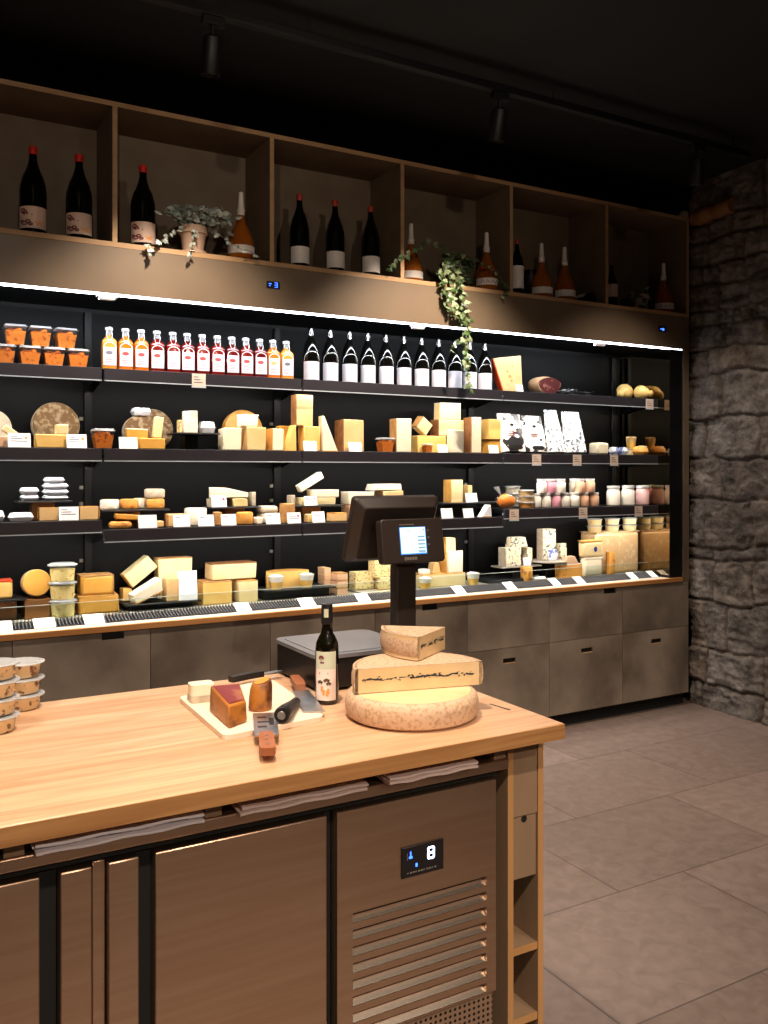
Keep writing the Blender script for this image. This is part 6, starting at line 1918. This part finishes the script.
# big amber chunk
pA, pB, pC, pD = G(209, 711, zc), G(229, 729, zc), G(247, 722, zc), G(241, 708, zc)
q0 = ((pA[0] + pC[0]) / 2, (pA[1] + pC[1]) / 2)
t = thing('aged_cheese', 'large chunk of aged cheese with amber sides and wine red top', 'cheese', (q0[0], q0[1], zc))
loc4 = [(p[0] - q0[0], p[1] - q0[1]) for p in (pA, pB, pC, pD)]
hts = (.066, .054, .050, .066)
m = MB()
v = [(x_, y_, 0) for x_, y_ in loc4] + [(x_ * (.93 if k in (0, 3) else .97), y_ * .95, hts[k]) for k, (x_, y_) in enumerate(loc4)]
m.add(v, [(3, 2, 1, 0), (4, 5, 6, 7), (0, 1, 5, 4), (1, 2, 6, 5), (2, 3, 7, 6), (3, 0, 4, 7)])
m.build('rind', 'oldrind', t, bevel=.005)
ins = [Vector(p) for p in v[4:]]; cc = sum(ins, Vector()) / 4
tp = [tuple(cc + (p - cc) * .86 + Vector((0, 0, .0012))) for p in ins]
MB().add(tp + [(a, b, c + .0008) for a, b, c in tp], [(4, 5, 6, 7), (0, 1, 5, 4), (1, 2, 6, 5), (2, 3, 7, 6), (3, 0, 4, 7)]).build('wine_red_top', 'wineskin', t, bevel=.0005)
# round amber chunk
x, y = G(260, 709, zc)
t = thing('aged_cheese', 'small upright chunk of aged cheese with dark amber rind', 'cheese', (x, y, zc), math.radians(10))
n = 18; rows = [(.028, .0), (.031, .006), (.0305, .03), (.029, .055), (.0265, .066), (.024, .070)]
v = []; f = []
for rr, z in rows:
    for k in range(n):
        a = 2 * math.pi * k / n
        flat = .78 if .3 < a < 1.9 else 1
        v.append((rr * math.cos(a) * flat * (1 + .04 * math.sin(4 * a)) + z * .10, rr * math.sin(a) * flat + z * .05, z + (.006 * math.cos(a) if z > .05 else 0)))
for i in range(len(rows) - 1):
    for k in range(n): f.append((i * n + k, i * n + (k + 1) % n, (i + 1) * n + (k + 1) % n, (i + 1) * n + k))
f += [tuple(range(n - 1, -1, -1)), tuple((len(rows) - 1) * n + k for k in range(n))]
MB().add(v, f).build('rind', 'oldrind', t, smooth=True)
MB().add([(x_ * .8 + .0015, y_ * .8 + .001, z_ + .0022) for x_, y_, z_ in v[-n:]], [tuple(range(n))]).build('cut_top', 'paste_orange', t)

def frame_xy(p0, p1):
    d = Vector((p1[0] - p0[0], p1[1] - p0[1])); return d.length, math.atan2(d.y, d.x)
gk_ = 'cheese knives on the chopping board'
# knife with printed broad blade, wooden handle towards the viewer
p0, p1 = G(264, 714, zk), G(264, 738, zk)
L, a = frame_xy(p0, G(268, 757, zk))
t = thing('cheese_knife', 'broad printed blade knife with reddish wooden handle over the board edge', 'knife', (p0[0], p0[1], zk), a, gk_)
Lb = math.hypot(p1[0] - p0[0], p1[1] - p0[1])
MB().box(0, Lb, -.028, .030, .001, .0035).build('blade', 'blade', t, bevel=.0008)
m = MB()
for k in range(3): m.box(Lb * (.18 + .2 * k), Lb * (.24 + .2 * k), -.018, .004 + .008 * (k % 2), .0036, .0039)
m.box(Lb * .25, Lb * .55, .010, .022, .0036, .0039)
m.build('blade_print', 'black', t)
MB().box(Lb + .0004, Lb + .012, -.026, .028, .0002, .0075).build('bolster', 'rind_dark', t, bevel=.001)
hd = MB()
hx0, hx1 = Lb + .0125, L
hd.prism([(hx0, -.014), (hx0 + .03, -.018), (hx1 - .02, -.018), (hx1 - .004, -.015), (hx1, -.009), (hx1, .009), (hx1 - .004, .015), (hx1 - .02, .018), (hx0 + .03, .016), (hx0, .013)], .002, .019)
hdo = hd.build('handle', 'handlewood', t, bevel=.004)
m = MB()
for q in (.25, .5, .75): m.lathe([(0, .0193), (.0040, .0193), (.0040, .0198), (0, .0199)], 12, (hx0 + (hx1 - hx0) * q, 0, 0))
m.build('rivets', 'chrome', hdo)
# round black handle with steel pommel
p0, p1 = G(281.5, 716, zk + .02), G(296, 700, zk + .02)
L, a = frame_xy(p0, p1)
t = thing('cheese_knife', 'thick black handled knife with bright steel end towards the viewer', 'knife', (p0[0], p0[1], zk), a, gk_)
MB().tube([(0, 0, .021), (.006, 0, .021), (.03, 0, .0205), (L * .75, 0, .0165), (L, 0, .015)], [.0185, .0205, .020, .0135, .012], 18).build('handle', 'black', t, smooth=True)
MB().tube([(-.0022, 0, .021), (-.0004, 0, .021)], [.0095, .0105], 16).build('pommel', 'chrome', t, smooth=True)
MB().box(L + .0005, L + .030, -.012, .010, .013, .0155).build('blade', 'blade', t, bevel=.0006)
# cleaver with brown handle
p0, p1, p2 = G(284, 678, zk), G(301, 691, zk), G(315, 713, zk)
L1, a = frame_xy(p2, p1)
L, _ = frame_xy(p2, p0)
t = thing('cheese_knife', 'wide dark steel cleaver with brown handle lying next to the oil bottle', 'knife', (p2[0], p2[1], zk), a, gk_)
MB().prism([(0, -.026), (L1, -.022), (L1, .024), (.01, .030)], .001, .0032).build('blade', 'blade', t, bevel=.0006)
a2 = frame_xy(p1, p0)[1] - a
h_ = MB().prism([(0, -.013), (.05, -.016), (.115, -.012), (.12, 0), (.115, .014), (.05, .015), (0, .013)], .001, .019).build('handle', 'handlewood', t, bevel=.004, loc=(L1 + .0006, 0, 0))
# long black handle at the back edge
p0, p1 = G(230, 682.5, zk), G(262, 676.5, zk)
L, a = frame_xy(p0, p1)
t = thing('cheese_knife', 'slim black handled knife lying along the back edge of the board', 'knife', (p0[0], p0[1], zk), a, gk_)
MB().prism([(0, -.011), (.01, -.014), (L * .6, -.010), (L, -.012), (L, .010), (L * .6, .012), (.01, .012), (0, .009)], .001, .018).build('handle', 'black', t, bevel=.004)
MB().prism([(L + .0005, -.012), (L + .06, -.012), (L + .075, -.002), (L + .06, .012), (L + .0005, .010)], .006, .0085).build('blade', 'blade', t, bevel=.0005)

# ---- clear round tubs of biscuits at the worktop end
g = 'clear round tubs of biscuits on the worktop'
def bis(lb, c, r, z):
    round_tub(lb, r, .0405, (c[0], c[1], z), 'cookie', g, name='biscuit_tub', cat='biscuit tub', rim=1.16, fillh=.86, lump=14, taper=.88, rot=R.uniform(0, 6))
    return z + .0425
c = G(22, 708, WT); zz = zt
for lb in ('bottom', 'middle', 'top'): zz = bis('clear round tub of biscuits, %s of the three in the back pile' % lb, c, .049, zz)
c = G(-5, 731, WT); zz = zt
for lb in ('bottom', 'second', 'third', 'top'): zz = bis('clear round tub of biscuits, %s of the four in the front pile' % lb, c, .049, zz)
# ================================================================== light
def area(name, loc, sx, sy, power, color, rot=(0, 0, 0), spread=180):
    l = bpy.data.lights.new(name, 'AREA'); l.shape = 'RECTANGLE'; l.size = sx; l.size_y = sy
    l.energy = power; l.color = color; l.spread = math.radians(spread)
    o = bpy.data.objects.new(name, l); COL.objects.link(o); o.location = loc; o.rotation_euler = rot
    return o
def spot(name, loc, aim, power, color, size=50, blend=.7, soft=.03):
    l = bpy.data.lights.new(name, 'SPOT'); l.energy = power; l.color = color
    l.spot_size = math.radians(size); l.spot_blend = blend; l.shadow_soft_size = soft
    o = bpy.data.objects.new(name, l); COL.objects.link(o); o.location = loc
    o.rotation_euler = (Vector(aim) - Vector(loc)).to_track_quat('-Z', 'Y').to_euler()
    return o
COOL, WARM = (.90, .95, 1.0), (1.0, .83, .66)
# the header strip and the strips under the shelves
area('led_light_header', ((XL + XM) / 2, YF + .035, ZH0 - .016), XM - XL - .1, .02, 12, COOL, (math.radians(14), 0, 0))
for (sec, k), z in SHELF.items():
    a, b = SEC[sec - 1]
    area('led_light_shelf', ((a + b) / 2, 4.213, z - .034), (b - a) - .04, .012, {1: 2.3, 2: 2.5, 3: 2.7}[k] * (b - a), (1.0, .93, .82), (math.radians(12), 0, 0))
# track spotlights
for (x, y, d), pw in zip(HEADS, (105, 140, 50)):
    p = Vector((x, y, CEIL - .175)) + d * .152
    spot('spot_track', p, p + d, pw, WARM, 96, .8)
# second-track spotlights, plus unseen fill spots added for the steel, papers and cubbies
for x, y, ax, ay, az, pw, sz in ((.68, 1.75, .85, 2.1, .92, 155, 76), (1.75, 1.75, 1.55, 2.5, .92, 40, 46), (-.5, 1.75, .1, 2.0, .92, 80, 55),
                                 (2.6, .4, 3.1, 2.2, 0, 130, 62), (.4, -.2, .8, 1.0, 0, 200, 66), (2.4, -1.4, 2.3, .9, 0, 150, 60), (3.3, 1.75, 3.9, 3.2, 0, 110, 50), (.6, -2.6, .8, 1.7, .62, 170, 42),  # last one added behind the camera to reach the wrapping papers
                                 (.2, 1.2, .8, 4.2, 2.95, 26, 60), (1.6, 1.2, 2.2, 4.2, 2.95, 22, 60), (3.0, 1.2, 3.6, 4.2, 2.95, 4, 60)):  # added fill aimed at the cubbies, hung from no track
    p = (x, y, CEIL - .30)
    spot('spot_room_and_fill', p, (ax, ay, az), pw, WARM, sz, .85, .035)
w = bpy.data.worlds.new('shop'); SC.world = w; w.use_nodes = True
w.node_tree.nodes['Background'].inputs[0].default_value = (1, .8, .62, 1)
w.node_tree.nodes['Background'].inputs[1].default_value = 0.01

cam = bpy.data.cameras.new('camera'); co = bpy.data.objects.new('camera', cam); COL.objects.link(co)
co.location = (0, 0, H)
co.rotation_euler = (math.pi / 2, 0, -YAW)
cam.sensor_fit = 'HORIZONTAL'; cam.sensor_width = 36; cam.lens = FPX / 768 * 36
cam.shift_y = -(512 - HOR) / 768
cam.clip_start = .05
SC.camera = co
vs = SC.view_settings
vs.view_transform = 'Standard'; vs.look = 'None'; vs.gamma = 1; vs.use_curve_mapping = False
vs.exposure = 0.9
SC.cycles.use_denoising = True
SC.cycles.max_bounces = 10; SC.cycles.transparent_max_bounces = 24
SC.cycles.sample_clamp_indirect = 6
